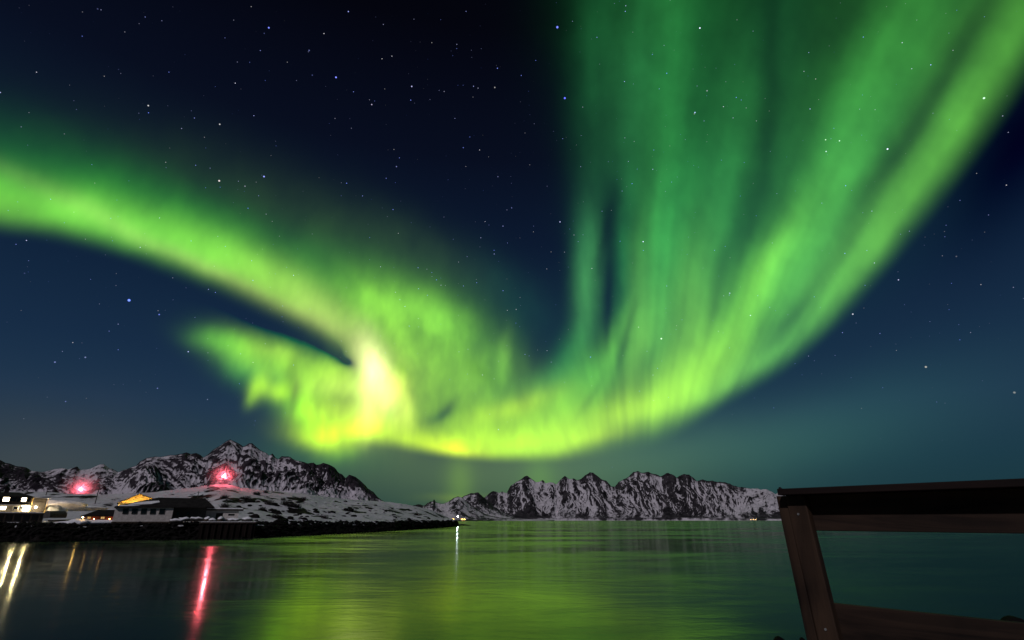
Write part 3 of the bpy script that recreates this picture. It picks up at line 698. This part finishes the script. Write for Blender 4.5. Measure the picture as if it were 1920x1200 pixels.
# ------------------------------------------------------------------ round-topped shelter
F = Facade('round_shelter', 112, 976, 160, 35); L = F.L
tag(F.root, 'low dark rounded shelter with a pale round end facing the lamps', 'shelter')
a_, b_ = L(96, 970)[0], L(127, 970)[0]; rr_ = (L(112, 958)[1] - L(112, 976)[1]) / 2; zc_ = L(112, 967)[1]
def arch(x0, x1, rad, zc, y, n=14):
    m = MB(); pts = [(rad * math.cos(math.pi * (i / n) * 1.3 - .47), rad * math.sin(math.pi * (i / n) * 1.3 - .47)) for i in range(n + 1)]
    v0 = [(x0, y + p[0], zc + p[1]) for p in pts]; v1 = [(x1, y + p[0], zc + p[1]) for p in pts]; k = n + 1
    return m.add(v0 + v1, [(i, i + 1, k + i + 1, k + i) for i in range(n)] + [tuple(range(k)), tuple(range(2 * k - 1, k - 1, -1)), (0, k, 2 * k - 1, n)])
arch(a_, b_, rr_, zc_, 1.5).build('shell', MAT['gear'], F.root)
arch(b_ + .01, b_ + .18, rr_ * .93, zc_, 1.5).build('end_panel', MAT['pale'], F.root)
MB().box(a_, b_, .3, .7, L(112, 978)[1], L(112, 975)[1]).build('skid', MAT['wood'], F.root)

def snow_bank(px, py, r, w, d, h, lab, sd):
    c = W(px, py, r); c.z = max(c.z, land_z(c.x, c.y)); 
    mb = MB().ball((0, 0, 0), 1, 36, 18)
    out = []
    for x, y, z in mb.v:
        k = 1 + .35 * float(fbm(np.array([x * 2.2 + sd]), np.array([y * 2.2 + z]), 4, sd)[0])
        out.append((x * w / 2 * k, y * d / 2 * k, z * h * k))
    mb.v = out
    o = mb.build('snow_bank', MAT['snow'], None, smooth=True); o.location = c - Vector((0, 0, .1)); o.rotation_euler = (0, 0, -math.atan2(c.x, c.y)); tag(o, lab, 'snow bank', 'banks of snow between the houses')
snow_bank(110, 946, 188, 12, 6, 1.1, 'large lamp-lit snow bank on the slope right of the lit house', 61)
snow_bank(130, 952, 193, 16, 6, .7, 'long faintly lit snow bank between lit house and red cabin', 62)
snow_bank(100, 957, 176, 5, 3, 1.2, 'small bright snow bank beside the terrace of the lit house', 63)
snow_bank(183, 978.5, 158.5, 14, 2.2, .5, 'low glowing strip of snow along the front of the red cabin', 64)
snow_bank(148, 979.5, 158, 4.5, 2.4, .8, 'small brightly lit snow mound left of the red cabin', 65)
pl = W(153, 978, 157.5); t = empty('path_lamp', pl); tag(t, 'low amber path lamp standing left of the red cabin', 'lamp')
MB().tube((0, 0, -.8), (0, 0, .75), .05).build('post', MAT['metal'], t); MB().ball((0, 0, .9), .13, 8, 6).build('bulb', glowmat('path_glow', (1.0, .58, .16), 60), t, smooth=True)

# ------------------------------------------------------------------ red cabin
F = Facade('red_cabin', 186, 976, 163, 6); L = F.L
tag(F.root, 'small red cabin with two glowing windows beside the long pale building', 'cabin')
a_, b_ = L(163, 970)[0], L(212, 970)[0]; z0_, z1_ = L(186, 978)[1] - .3, L(186, 966.5)[1]
MB().box(a_, b_, 0, 5, z0_, z1_).build('wall', MAT['red'], F.root)
zr = L(190, 955.5)[1]
MB().slab([(a_ - .7, -.5, z1_ - .05), (b_ + .4, -.5, z1_ - .05), (b_ + .4, 2.5, zr), (a_ + 2.0, 2.5, zr)], .14).slab([(b_ + .4, 5.5, z1_ - .05), (a_ - .7, 5.5, z1_ - .05), (a_ + 2.0, 2.5, zr), (b_ + .4, 2.5, zr)], .14).slab([(a_ - .7, 5.5, z1_ - .05), (a_ - .7, -.5, z1_ - .05), (a_ + 2.0, 2.5, zr)], .14).build('roof', MAT['roof'], F.root)
for x0_, x1_ in ((164.5, 170), (189.5, 196)):
    f = window(F.root, L(x0_, 970)[0], L(x1_, 970)[0], L(180, 972.6)[1], L(180, 969.2)[1], 0, 'litdim', 'trimy', .08, 1)
q = L(205, 973); lamp_on_wall(F.root, q[0], 0, q[1], (1.0, .55, .16), 60, .08)
q = L(176, 973); lamp_on_wall(F.root, q[0], 0, q[1], (1.0, .55, .16), 45, .08)

# ------------------------------------------------------------------ yellow gabled house behind
F = Facade('yellow_house', 262, 950, 186, 0); L = F.L
tag(F.root, 'floodlit yellow gable house rising behind the roof of the long pale building', 'house')
z0_ = L(262, 960)[1] - 1; xl_, xr_ = L(221, 946)[0], L(303, 946)[0]; xp, zp = L(262, 926.5); zel = L(221, 943)[1]; zer = L(300, 941)[1]
MB().add([(xl_, 0, z0_), (xr_, 0, z0_), (xr_, 0, zer), (xp, 0, zp), (xl_, 0, zel), (xl_, 9, z0_), (xr_, 9, z0_), (xr_, 9, zer), (xp, 9, zp), (xl_, 9, zel)],
         [(0, 1, 2, 3, 4), (9, 8, 7, 6, 5), (0, 4, 9, 5), (1, 6, 7, 2), (4, 3, 8, 9), (2, 7, 8, 3), (0, 5, 6, 1)]).build('wall', MAT['yellow'], F.root)
rf = MB().slab([(xl_ - .3, -.25, zel - .02), (xp, -.25, zp + .14), (xp, 9.4, zp + .14), (xl_ - .3, 9.4, zel - .02)], .12).slab([(xp, -.25, zp + .14), (xr_ + .4, -.25, zer - .02), (xr_ + .4, 9.4, zer - .02), (xp, 9.4, zp + .14)], .12).build('roof', MAT['roof'], F.root)
MB().slab([(xp + 1.2, .6, zp - .02 - (zp - zer) * .12), (xr_ - .6, .6, zer + .28), (xr_ - .6, 8, zer + .28), (xp + 1.2, 8, zp - .02 - (zp - zer) * .12)], .08).build('snow_patch', MAT['snow'], rf)
MB().box(xl_ + .2, xp - .6, -1.4, -.03, L(230, 948)[1] - .8, L(230, 945.5)[1] - .2).build('porch', MAT['trim'], F.root)
q = L(236, 950); lamp_on_wall(F.root, q[0], -1.8, q[1] + .1, (1.0, .60, .16), 1500, .14)
q = L(270, 947); lamp_on_wall(F.root, q[0], -1.2, q[1] - .6, (1.0, .60, .16), 900, .14)

# ------------------------------------------------------------------ long pale building with five windows
F = Facade('long_building', 265, 978, 157, 2); L = F.L
tag(F.root, 'long pale waterside building with five dark windows and a low dark roof', 'building')
a_, b_ = L(212, 970)[0], L(322, 970)[0]; c_ = L(386, 970)[0]; z0_ = L(265, 978)[1]; z1_ = L(265, 949.5)[1]
MB().box(a_, b_, 0, 11, z0_, z1_).build('wall', MAT['white'], F.root)
MB().box(b_ + .01, c_, 1.2, 11, z0_, z1_ + .1).build('rear_wall', MAT['dark'], F.root)
MB().box(a_ - .1, b_ + .1, -.12, 10.9, z0_ - .35, z0_ - .003).build('floor_beam', MAT['wood'], F.root)
e0 = L(215, 949)[0]; e1 = L(403, 947.5)[0]; zr = L(340, 933.5, 5)[1]; r0_ = L(297, 934, 5)[0]; r1_ = L(385, 934, 5)[0]; ze = L(215, 949.5)[1]
rf = MB().slab([(e0, -.6, ze), (e1, -.2, ze + .1), (r1_, 5, zr), (r0_, 5, zr)], .22).slab([(e0, 11.4, ze), (e0, -.6, ze), (r0_, 5, zr)], .22).slab([(e1, -.2, ze + .1), (e1, 11.4, ze), (r1_, 5, zr)], .22).slab([(e1, 11.4, ze), (e0, 11.4, ze), (r0_, 5, zr), (r1_, 5, zr)], .22).build('roof', MAT['roof'], F.root)
def on_roof(x, t): # front slope: t 0 eave .. 1 ridge
    return (x, -.6 + 5.6 * t, ze + (zr - ze) * t)
def lift(p, d): return (p[0], p[1], p[2] + d)
xs_ = [L(v, 945)[0] for v in (240, 262, 285, 300, 298, 275, 250)]
MB().slab([lift(on_roof(x, t), .09) for x, t in zip(xs_, (.16, .20, .28, .46, .62, .52, .34))], .085).build('snow_patch', MAT['snow'], rf)
xs_ = [L(v, 948)[0] for v in (222, 250, 262, 240, 228)]
MB().slab([lift(on_roof(x, t), .08) for x, t in zip(xs_, (.02, .05, .11, .13, .09))], .075).build('snow_patch', MAT['snow'], rf)
for i in range(5):
    x0_ = 231 + i * 17.1
    window(F.root, L(x0_, 958)[0], L(x0_ + 9.4, 958)[0], L(265, 963.3)[1], L(265, 954)[1], 0, 'glass', 'wood', .07, 0)
window(F.root, L(332, 962)[0], L(337, 962)[0], L(335, 966)[1], L(335, 960)[1], 1.2, 'glass', 'wood', .05, 0)
window(F.root, L(351, 962)[0], L(356, 962)[0], L(355, 966)[1], L(355, 960)[1], 1.2, 'glass', 'wood', .05, 0)
for px0, px1 in ((303, 299), (317, 311), (228, 224), (262, 258)):
    p0 = L(px0, 979, .3); p1 = L(px1, 1000, -.6)
    MB().tube((p0[0], .3, p0[1]), (p0[0] + .1, .2, z0_ - 3.9), .09).build('stilt', MAT['wood'] if px0 < 290 else MAT['trim'], F.root)

# ------------------------------------------------------------------ low shed with snow on its roof
F = Facade('low_shed', 415, 970, 163, 0); L = F.L
tag(F.root, 'low pale shed with a snow-covered flat roof and dark doorway behind the quay', 'shed')
a_, b_ = L(383, 965)[0], L(447, 965)[0]; z0_, z1_ = L(415, 972)[1] - .5, L(415, 957.5)[1]
d0, d1 = L(405, 965)[0], L(418, 965)[0]; d2, d3 = L(428, 965)[0], L(440, 965)[0]; zd = L(410, 962)[1]
MB().box(a_, d0, 0, 4, z0_, z1_).box(d1, d2, 0, 4, z0_, z1_).box(d0, d1, .001, 4, zd, z1_).box(d3, b_, 0, 4, z0_, z1_).box(d2, d3, 0.001, 4, L(430, 963.5)[1], z1_).box(d2, d3, .001, 4, z0_, L(430, 967)[1]).build('wall', MAT['white'], F.root)
MB().box(d0, d1, 1.4, 1.5, z0_, zd).build('door', MAT['dark'], F.root)
MB().box(d2, d3, .5, .6, L(430, 967)[1], L(430, 963.5)[1]).build('window', MAT['glass'], F.root)
MB().box(a_ - .5, b_ + 1, -.5, 4.4, z1_ + .002, z1_ + .38).build('roof', MAT['dark'], F.root)
MB().box(a_ - .45, b_ + .9, -.46, 4.3, z1_ + .384, z1_ + .66).build('snow_cover', MAT['snow'], F.root, bevel=.08)

# ------------------------------------------------------------------ quay
F = Facade('quay', 428, 979, 148.5, 0); L = F.L
tag(F.root, 'dark timber-faced quay standing in the water below the low shed', 'quay')
a_, b_ = L(374, 990)[0], L(478, 990)[0]; z1_ = L(428, 979)[1]; zb = -CAMH - 1 - (F.o.z - CAMH)
MB().box(a_, b_, 0, 12, zb, z1_ - .25).build('wall', MAT['concrete'], F.root)
MB().box(a_ - .2, b_ + .2, -.25, 12, z1_ - .245, z1_).build('deck', MAT['wood'], F.root)
MB().box(a_, b_, .3, 11.5, z1_ + .003, z1_ + .12).build('snow_cover', MAT['snow'], F.root, bevel=.05)
for i in range(9):
    x_ = a_ + (b_ - a_) * (i + .5) / 9
    MB().tube((x_, -.2, zb), (x_, -.2, z1_ - .27), .15, .13).build('pile', MAT['concrete'], F.root)
random.seed(5)
def heap(px, py, w, h, r, lab, kind='gear', d=1.2):
    c = W(px, py, r); t = empty('covered_heap', c, -math.atan2(c.x, c.y))
    tag(t, lab, 'heap', 'snow-capped gear stored along the quay')
    def lump(s, z, hh, nm, mt):
        m = MB().ball((0, 0, z), 1, 12, 8, (w / 2 * s, d / 2 * s, hh))
        m.v = [(x * (1 + .18 * math.sin(3 * x + px)), y, zz + .10 * math.sin(4 * x + py) + .06 * math.cos(5 * y)) for x, y, zz in m.v]
        return m.build(nm, mt, t, smooth=True)
    lump(1, -.05, h * .72, 'gear', MAT[kind]); lump(.9, h * .30, h * .5, 'snow_cap', MAT['snow'])
heap(331, 976.5, 3.2, .55, 154, 'wide low heap of snow-capped gear against the dark rear wall')
heap(345, 974, 2.4, .6, 155, 'snow-capped heap between the pale wall and the dark long bundle')
heap(367, 973, 3.4, .5, 155, 'long dark bundle with a thin snow cap left of the shed', d=.9)
heap(388, 974, 1.4, .75, 153, 'narrow upright heap at the left corner of the low shed', 'wood')
heap(399, 976, 1.8, .6, 152, 'small snowy heap before the dark shed doorway')
heap(413, 974.5, 1.3, .85, 152, 'tall pale-capped heap right of the shed doorway', 'wood')
heap(436, 975.5, 3.4, .6, 153, 'broad snow-covered heap under the shed window')
heap(463, 974.5, 2.3, .8, 154, 'dark snow-topped heap at the right end of the quay')

# ------------------------------------------------------------------ poles
def utility_pole(px, ytop, ybot, lab, lean=0.0):
    b0 = hit(px, ybot); e = azel(px, ytop)[1]; r = math.hypot(b0.x, b0.y)
    h = CAMH + r * math.tan(math.radians(e)) - b0.z
    t = empty('utility_pole', b0, -math.atan2(b0.x, b0.y)); tag(t, lab, 'pole', 'wooden poles on the snow slope')
    MB().tube((0, 0, -.5), (lean, 0, h), .16, .11).build('shaft', MAT['wood'], t)
    MB().box(lean - .7, lean + .7, -.06, .06, h - .55, h - .4).build('crossarm', MAT['wood'], t)
utility_pole(178, 916, 945, 'tall wooden pole on the snow slope above the red cabin')
utility_pole(86, 915, 929, 'wooden pole on the snow just right of the lit house roof')
utility_pole(370, 921, 935, 'thin wooden pole on the snow behind the long building roof')

# ------------------------------------------------------------------ red beacons, each with an added volume imitating the lens halo
def beacon(px, ylamp, ybase, lab, mlab, I, halo, R=11.0, rl=.38, base=None):
    b0 = base if base else hit(px, ybase); r = math.hypot(b0.x, b0.y); zl = CAMH + r * math.tan(math.radians(azel(px, ylamp)[1])) - b0.z
    t = empty('beacon_mast', b0); tag(t, lab, 'beacon')
    MB().tube((0, 0, -.5), (0, 0, zl - .55), .10, .07).build('mast', MAT['metal'], t)
    MB().tube((0, 0, zl - .6), (0, 0, zl - .42), .34, .34, 12).build('lamp_base', MAT['metal'], t)
    MB().ball((0, 0, zl), rl, 10, 8).build('red_lamp', glowmat('beacon_glow', (1.0, .11, .17), I), t, smooth=True)
    for k in range(3):
        a = k * 2.094; MB().tube((2.2 * math.cos(a), 2.2 * math.sin(a), -.6), (0, 0, zl * .7), .03).build('stay', MAT['metal'], t)
    o = MB().ball((0, 0, 0), R, 24, 16).build('halo', None or bpy.data.materials.new('halo_volume'), None, smooth=True)
    o.location = b0 + Vector((0, 0, zl)); tag(o, mlab, kind='stuff'); o['category'] = 'halo'
    mm = o.data.materials[0]; mm.use_nodes = True; nt = mm.node_tree; nt.nodes.clear()
    out = nt.nodes.new('ShaderNodeOutputMaterial'); pv = nt.nodes.new('ShaderNodeVolumePrincipled'); nt.links.new(pv.outputs[0], out.inputs['Volume'])
    pv.inputs['Color'].default_value = (.9, .9, .9, 1)
    tcn = nt.nodes.new('ShaderNodeTexCoord'); ln = nt.nodes.new('ShaderNodeVectorMath'); ln.operation = 'LENGTH'; nt.links.new(tcn.outputs['Object'], ln.inputs[0])
    f = nmath(nt, 'SUBTRACT', 1.0, nmath(nt, 'DIVIDE', ln.outputs['Value'], R), clamp=True)
    nz = nnoise(nt, .35, 3, .6, tcn.outputs['Object'])
    f = nmath(nt, 'MULTIPLY', nmath(nt, 'POWER', f, 2.8), nmath(nt, 'MULTIPLY_ADD', nz, .6, .5, clamp=True))
    nt.links.new(nmath(nt, 'MULTIPLY', f, halo), pv.inputs['Density'])
beacon(417, 893, 909.5, 'glaring red beacon on a short mast on the rounded snowy hilltop', 'added volume giving the red halo round the beacon on the rounded hilltop', 2200, .10)
# the second one stands on a farther hill, so the near crest hides it from the water
ka = np.linspace(-60, -30, 160)[:, None]; kr = np.linspace(620, 1500, 60)[None, :]
kx, ky = np.sin(np.radians(ka)) * kr, np.cos(np.radians(ka)) * kr
kz = (CAMH + 1000 * math.tan(math.radians(azel(149, 928.2)[1]))) * np.exp(-((ka + 38.6) / 5.0) ** 2) * np.exp(-((kr - 1000) / 260) ** 2) + fbm(kx / 90, ky / 90, 4, 401) * 4 - 2
tag(grid_mesh('hills', kx, ky, kz, M_near, np.full(kz.shape, .75) - np.clip(fbm(kx / 30, ky / 30, 4, 402), 0, 1) * 1.2), kind='structure')
kb = W(149, 928.2, 1000); kb.z -= 1.5
beacon(149, 917, 928.5, 'glaring red beacon on a mast above the lit houses at left', 'added volume giving the red halo round the beacon above the houses at left', 2600, .06, 34.0, .8, kb)

# ------------------------------------------------------------------ harbour light on its skerry
sk = W(858, 985, 452); sk.z = 0
def rocky(name, loc, sx, sy, sz, seed, mat='rock', sub=3):
    bm = bmesh.new(); bmesh.ops.create_icosphere(bm, subdivisions=sub, radius=1)
    for v in bm.verts:
        p = v.co.copy()
        n = fbm(np.array([p.x * 1.3 + p.z * .7 + seed]), np.array([p.y * 1.3 - p.z * .9 + seed * 1.7]), 4, seed)[0]
        n2 = gnoise(np.array([p.x * 4 + p.z * 3]), np.array([p.y * 4 - p.z * 2.2]), seed + 7)[0]
        k = 1 + .55 * n + .10 * n2
        v.co = Vector((p.x * sx * k, p.y * sy * k, p.z * sz * k))
    me = bpy.data.meshes.new(name); bm.to_mesh(me); bm.free(); me.materials.append(MAT[mat])
    o = bpy.data.objects.new(name, me); COL.objects.link(o); o.location = loc
    return o
o = rocky('skerry', sk + Vector((0, 0, -.3)), 9, 7, 1.3, 4); tag(o, 'low dark rock just off the headland, carrying the white harbour light', 'rock')
o = rocky('skerry', W(833, 986.5, 400).xy.to_3d() + Vector((0, 0, -.3)), 11, 5, .9, 9); tag(o, 'low dark rock in the water close under the headland tip', 'rock')
t = empty('harbour_light', sk + Vector((0, 0, .4))); tag(t, 'bright bluish-white harbour light on a thin post beyond the headland tip', 'light')
zl = CAMH + 452 * math.tan(math.radians(azel(858, 968)[1])) - .4
MB().tube((0, 0, -1), (0, 0, zl - .5), .16, .12).build('post', MAT['metal'], t)
MB().tube((0, 0, zl - .55), (0, 0, zl - .4), .6, .6, 12).build('platform', MAT['metal'], t)
MB().ball((0, 0, zl), .42, 10, 8).build('lantern', glowmat('harbour_glow', (.72, .80, 1.0), 260), t, smooth=True)
MB().tube((0, 0, zl + .42), (0, 0, zl + .75), .5, .1, 12).build('cap', MAT['metal'], t)

# ------------------------------------------------------------------ far village, tiny lit houses and street lamps on the opposite shore
def far_house(px, r, w, lab, col, s):
    c = W(px, 974.6, r); c.z = max(2.0, c.z); t = empty('far_house', c, -math.atan2(c.x, c.y)); tag(t, lab, 'house', 'tiny lit houses on the far shore')
    MB().box(-w / 2, w / 2, 0, 8, -4, 5).build('wall', MAT['cream'], t)
    MB().slab([(-w / 2 - .5, -.6, 5), (w / 2 + .5, -.6, 5), (w / 2 + .5, 4, 8), (-w / 2 - .5, 4, 8)], .3).slab([(-w / 2 - .5, 8.6, 5), (-w / 2 - .5, 4, 8), (w / 2 + .5, 4, 8), (w / 2 + .5, 8.6, 5)], .3).build('roof', MAT['snow'], t)
    for k in (-1, 1):
        MB().box(k * w / 4 - 1.3, k * w / 4 + 1.3, -.1, -.02, 1, 3.6).build('window', glowmat('far_window', col, s), t)
    MB().ball((0, -1.2, 5.2), .7, 8, 6).build('yard_lamp', glowmat('far_lamp', col, s * 6), t, smooth=True)
OR = (1.0, .46, .06)
for px, r, w, lab, s in ((833.5, 3290, 12, 'leftmost tiny orange-lit house, at the foot of the far slope', 6), (845, 3280, 16, 'tiny orange-lit house just left of the white harbour light', 14), (850, 3285, 14, 'tiny orange-lit house touching the harbour light on its left', 12),
                         (866.5, 3290, 16, 'first tiny orange-lit house right of the white harbour light', 14), (871, 3295, 14, 'outermost tiny orange-lit house right of the harbour light', 12)):
    far_house(px, r, w, lab, OR, s)
for px, lab in ((1408, 'left one of the lit farmhouses below the far range near the railing'), (1413, 'middle one of the lit farmhouses below the far range'), (1417, 'right one of the lit farmhouses below the far range, closest to the railing')):
    far_house(px, 6390, 15, lab, (1.0, .55, .15), 6)

# ------------------------------------------------------------------ scrub, boulders, shore rocks
def shrub_mesh(seed, n=110):
    rnd = random.Random(seed); m = MB()
    for i in range(n):
        a = rnd.uniform(0, 6.283); ti = rnd.uniform(0, .95); l = rnd.uniform(.5, 1.0)
        base = Vector((rnd.gauss(0, .22), rnd.gauss(0, .22), -.1)); p = base
        d = Vector((math.cos(a) * math.sin(ti), math.sin(a) * math.sin(ti), math.cos(ti)))
        for s_ in range(3):
            q = p + d * l / 3
            u = Vector((-d.y, d.x, .1)).normalized() * (.030 * (1 - s_ * .27))
            m.add([p - u, p + u, q + u * .7, q - u * .7], [(0, 1, 2, 3)])
            for _ in range(3):
                e = q + Vector((rnd.gauss(0, .12), rnd.gauss(0, .12), rnd.uniform(0, .16)))
                w_ = Vector((rnd.gauss(0, .02), rnd.gauss(0, .02), rnd.gauss(0, .01)))
                m.add([q - w_, q + w_, e], [(0, 1, 2)])
            p = q; d = (d + Vector((rnd.gauss(0, .25), rnd.gauss(0, .25), .12))).normalized()
    return m
protos = [shrub_mesh(s).build('shrub', MAT['bark']) for s in (1, 2, 3)]
SHRUBS = [(462, 936, 3.2, 'dark bare shrub low on the slope, first to the right of the hilltop beacon'), (504, 944, 3.6, 'round dark shrub standing alone mid-slope right of the shed'), (535, 945, 3.8, 'large dark shrub at the left of the thicket mid-slope'), (545, 948, 4.0, 'widest dark shrub, in the middle of the thicket mid-slope'),
          (492, 956, 2.6, 'faint grey shrub on the snow right of the shed roof'), (517, 970, 3.0, 'dark bare shrub close above the shore rocks right of the quay'), (420, 933, 3.0, 'dark shrub straight below the hilltop beacon'), (421, 951, 3.2, 'dark shrub just above the shed roof'),
          (481, 926, 3.4, 'dark shrub near the crest right of the hilltop beacon'), (569, 936, 3.0, 'dark shrub near the crest right of the thicket'), (531, 937, 2.4, 'small dark shrub just above the thicket'), (454, 935, 2.2, 'small dark shrub at the left edge of the shrub beside it below the beacon'),
          (498, 923, 2.6, 'small dark shrub on the crest between beacon and mountain foot'), (609, 971, 2.4, 'lone dark shrub low on the slope near the headland shore'), (556, 950, 3.4, 'dark shrub at the right end of the thicket'), (104, 952, 2.6, 'shrub lit by the house lamps on the slope right of the lit house'), (95, 957, 2.4, 'low shrub right beside the lit house terrace')]
for i, (px, py, s, lab) in enumerate(SHRUBS):
    o = protos[i] if i < 3 else protos[i % 3].copy()
    if i >= 3: COL.objects.link(o)
    o.location = hit(px, py + s * .6); o.scale = (s * .8, s * .8, s * .55); o.rotation_euler = (0, 0, i * 1.3)
    tag(o, lab, 'shrub', 'bare shrubs scattered over the snowy hill')
random.seed(11)
bp = [rocky('boulder', (0, 0, 0), 1, .8, .5, 50 + k, 'rock', 2) for k in range(4)]
n = 0
for i in range(400):
    px = random.uniform(440, 845); py = random.uniform(940, 977)
    top = float(np.interp(px, [p[0] for p in CREST], [p[1] for p in CREST]))
    if py < top + 3: continue
    p = hit(px, py)
    if p.z < 2.9: continue
    if n >= 90: break
    o = bp[n] if n < 4 else bp[n % 4].copy()
    if n >= 4: COL.objects.link(o)
    s = random.uniform(.45, 1.5) * (1.4 if random.random() < .2 else 1)
    o.location = p; o.scale = (s, s, s * random.uniform(.6, 1.1)); o.rotation_euler = (0, 0, random.uniform(0, 6))
    tag(o, 'dark bare boulder poking out of the snow on the headland slope', 'boulder', 'dark boulders in the snow of the headland')
    n += 1
# jagged rocks crowded along the waterline
random.seed(3); m = MB()
def rock_at(c, s):
    ico = [(0, 0, 1), (.9, 0, .45), (.28, .85, .45), (-.72, .53, .45), (-.72, -.53, .45), (.28, -.85, .45), (.8, .3, -.3), (-.3, .8, -.3), (-.8, -.2, -.3), (.2, -.9, -.3)]
    vs = [(c[0] + x * s * random.uniform(.6, 1.3), c[1] + y * s * random.uniform(.6, 1.3), c[2] + z * s * random.uniform(.4, .9)) for x, y, z in ico]
    m.add(vs, [(0, 1, 2), (0, 2, 3), (0, 3, 4), (0, 4, 5), (0, 5, 1), (1, 6, 2), (2, 6, 7), (2, 7, 3), (3, 7, 8), (3, 8, 4), (4, 8, 9), (4, 9, 5), (5, 9, 6), (5, 6, 1)])
for i in range(3600):
    a = random.uniform(-52, -5.6); r = float(shore_r(a)) + random.uniform(-2.5, 12)
    x, y = math.sin(math.radians(a)) * r, math.cos(math.radians(a)) * r
    z = land_z(x, y)
    if z < -1.5 or z > 3.5: continue
    rock_at((x, y, z), random.uniform(.25, 1.0) * (1 + (r > 250) * .5))
tag(m.build('shore_rocks', MAT['rock']), 'black wave-washed rocks heaped along the foot of the snowy shore', 'rocks', kind='stuff')

# ------------------------------------------------------------------ foreground: wooden railing and shore boulders
wd, wnt, wb = newmat('railing_wood')
t_ = wnt.nodes.new('ShaderNodeTexCoord')
def grainvec(sc):
    q_ = wnt.nodes.new('ShaderNodeMapping'); q_.inputs['Scale'].default_value = sc; wnt.links.new(t_.outputs['Object'], q_.inputs[0]); return q_.outputs[0]
def make_wood(name, sc, ca, cb):
    m, nt, b = newmat(name)
    tt_ = nt.nodes.new('ShaderNodeTexCoord'); q_ = nt.nodes.new('ShaderNodeMapping'); q_.inputs['Scale'].default_value = sc; nt.links.new(tt_.outputs['Object'], q_.inputs[0])
    g = nnoise(nt, 14, 5, .6, q_.outputs[0], 1.2); k = nnoise(nt, 2.2, 3, .5, tt_.outputs['Object'], .5)
    f = nmath(nt, 'ADD', nmath(nt, 'MULTIPLY', g, .6), nmath(nt, 'MULTIPLY', k, .4))
    nt.links.new(nramp(nt, f, [(.36, ca), (.62, cb)]), b.inputs['Base Color']); b.inputs['Roughness'].default_value = .75; b.inputs['Specular IOR Level'].default_value = .2
    nbump(nt, g, .5, .004, b); return m
bpy.data.materials.remove(wd)
WX = make_wood('railing_wood', (.08, 1, 1), (.004, .002, .0015), (.034, .019, .012))
WC = make_wood('shaded_cap_wood', (.08, 1, 1), (.003, .0015, .0012), (.012, .005, .004))  # darker copy of the railing wood: the cap's shade is put into its colour
WZ = make_wood('post_wood', (1, 1, .08), (.006, .003, .002), (.048, .027, .016))
P1 = Vector((1.52, 3.06, CAMH)); dirr = Vector((.63, -.76, 0)).normalized()
rz = math.atan2(dirr.y, dirr.x)
rail = empty('railing', (P1.x, P1.y, CAMH - 1.0), rz)
tag(rail, 'rough brown wooden railing with a double post at its left end, close in front', 'railing')
H0 = 1.0
# local: x along the rail (towards the eye's right), y away from the eye, z up from the deck
MB().box(.012, 3.2, -.13, .06, H0 + .125, H0 + .158).build('handrail', WC, rail, bevel=.004)
MB().box(.09, 3.2, -.005, .03, H0 - .052, H0 + .1248).build('upper_board', WX, rail, bevel=.003)
MB().box(.10, 3.2, -.005, .03, H0 - .61, H0 - .388).build('lower_board', WX, rail, bevel=.003)
def leaning(mb, k):   # the post stands a little out of plumb
    mb.v = [(x + (H0 - z) * k, y, z) for x, y, z in mb.v]; return mb
leaning(MB().box(-.03, .022, -.05, .055, -.2, H0 + .1245), .045).build('post', WZ, rail, bevel=.005)
leaning(MB().box(.025, .125, -.062, -.008, -.2, H0 + .1245), .055).build('post', WZ, rail, bevel=.006)
MB().box(1.9, 2.0, .032, .11, -.2, H0 + .122).build('post', WZ, rail, bevel=.005)
for z in (H0 + .03, H0 - .5, H0 - .58):
    MB().tube((.075 + (H0 - z) * .055, -.067, z), (.075 + (H0 - z) * .055, -.05, z), .006, .006, 8).build('nail', MAT['metal'], rail)
# deck the railing stands on (below the frame)
dk = empty('deck', (P1.x, P1.y, CAMH - 1.0), rz); dk['kind'] = 'structure'
for i in range(14):
    MB().box(-1.5, 4, -.05 - .15 * (i + 1) + .012, -.05 - .15 * i, -.08, -.04).build('plank', WX, dk)
for x_ in (-1.3, 1.2, 3.7):
    for y_ in (-.3, -1.9):
        MB().box(x_, x_ + .15, y_, y_ + .15, -4.2, -.081).build('pier_leg', WZ, dk)
for px, py, r, s, lab, sd in ((1893, 1147, 19, .62, 'dark rounded boulder behind the lower railing board at the right edge', 71), (1460, 1192, 20, .34, 'small dark rock in the water left of the railing post foot', 72), (1504, 1191, 20, .2, 'tiny dark rock just behind the railing post foot', 73)):
    c = W(px, py, r); hgt = (c.z + 1.2) / 2
    mbl = MB().ball((0, 0, 0), 1, 28, 20)
    mbl.v = [(x * s * k_, y * s * k_, z * hgt * (1 + (k_ - 1) * .4)) for (x, y, z), k_ in ((p_, 1 + .16 * math.sin(2.3 * p_[0] + sd) * math.cos(2.1 * p_[2] + sd) + .05 * math.sin(7 * p_[1] + 5 * p_[2])) for p_ in mbl.v)]
    o = mbl.build('boulder', MAT['rock']); o.location = (c.x, c.y, c.z - hgt); tag(o, lab, 'boulder', 'dark boulders at the near shore')
    o.data.polygons.foreach_set('use_smooth', [True] * len(o.data.polygons))
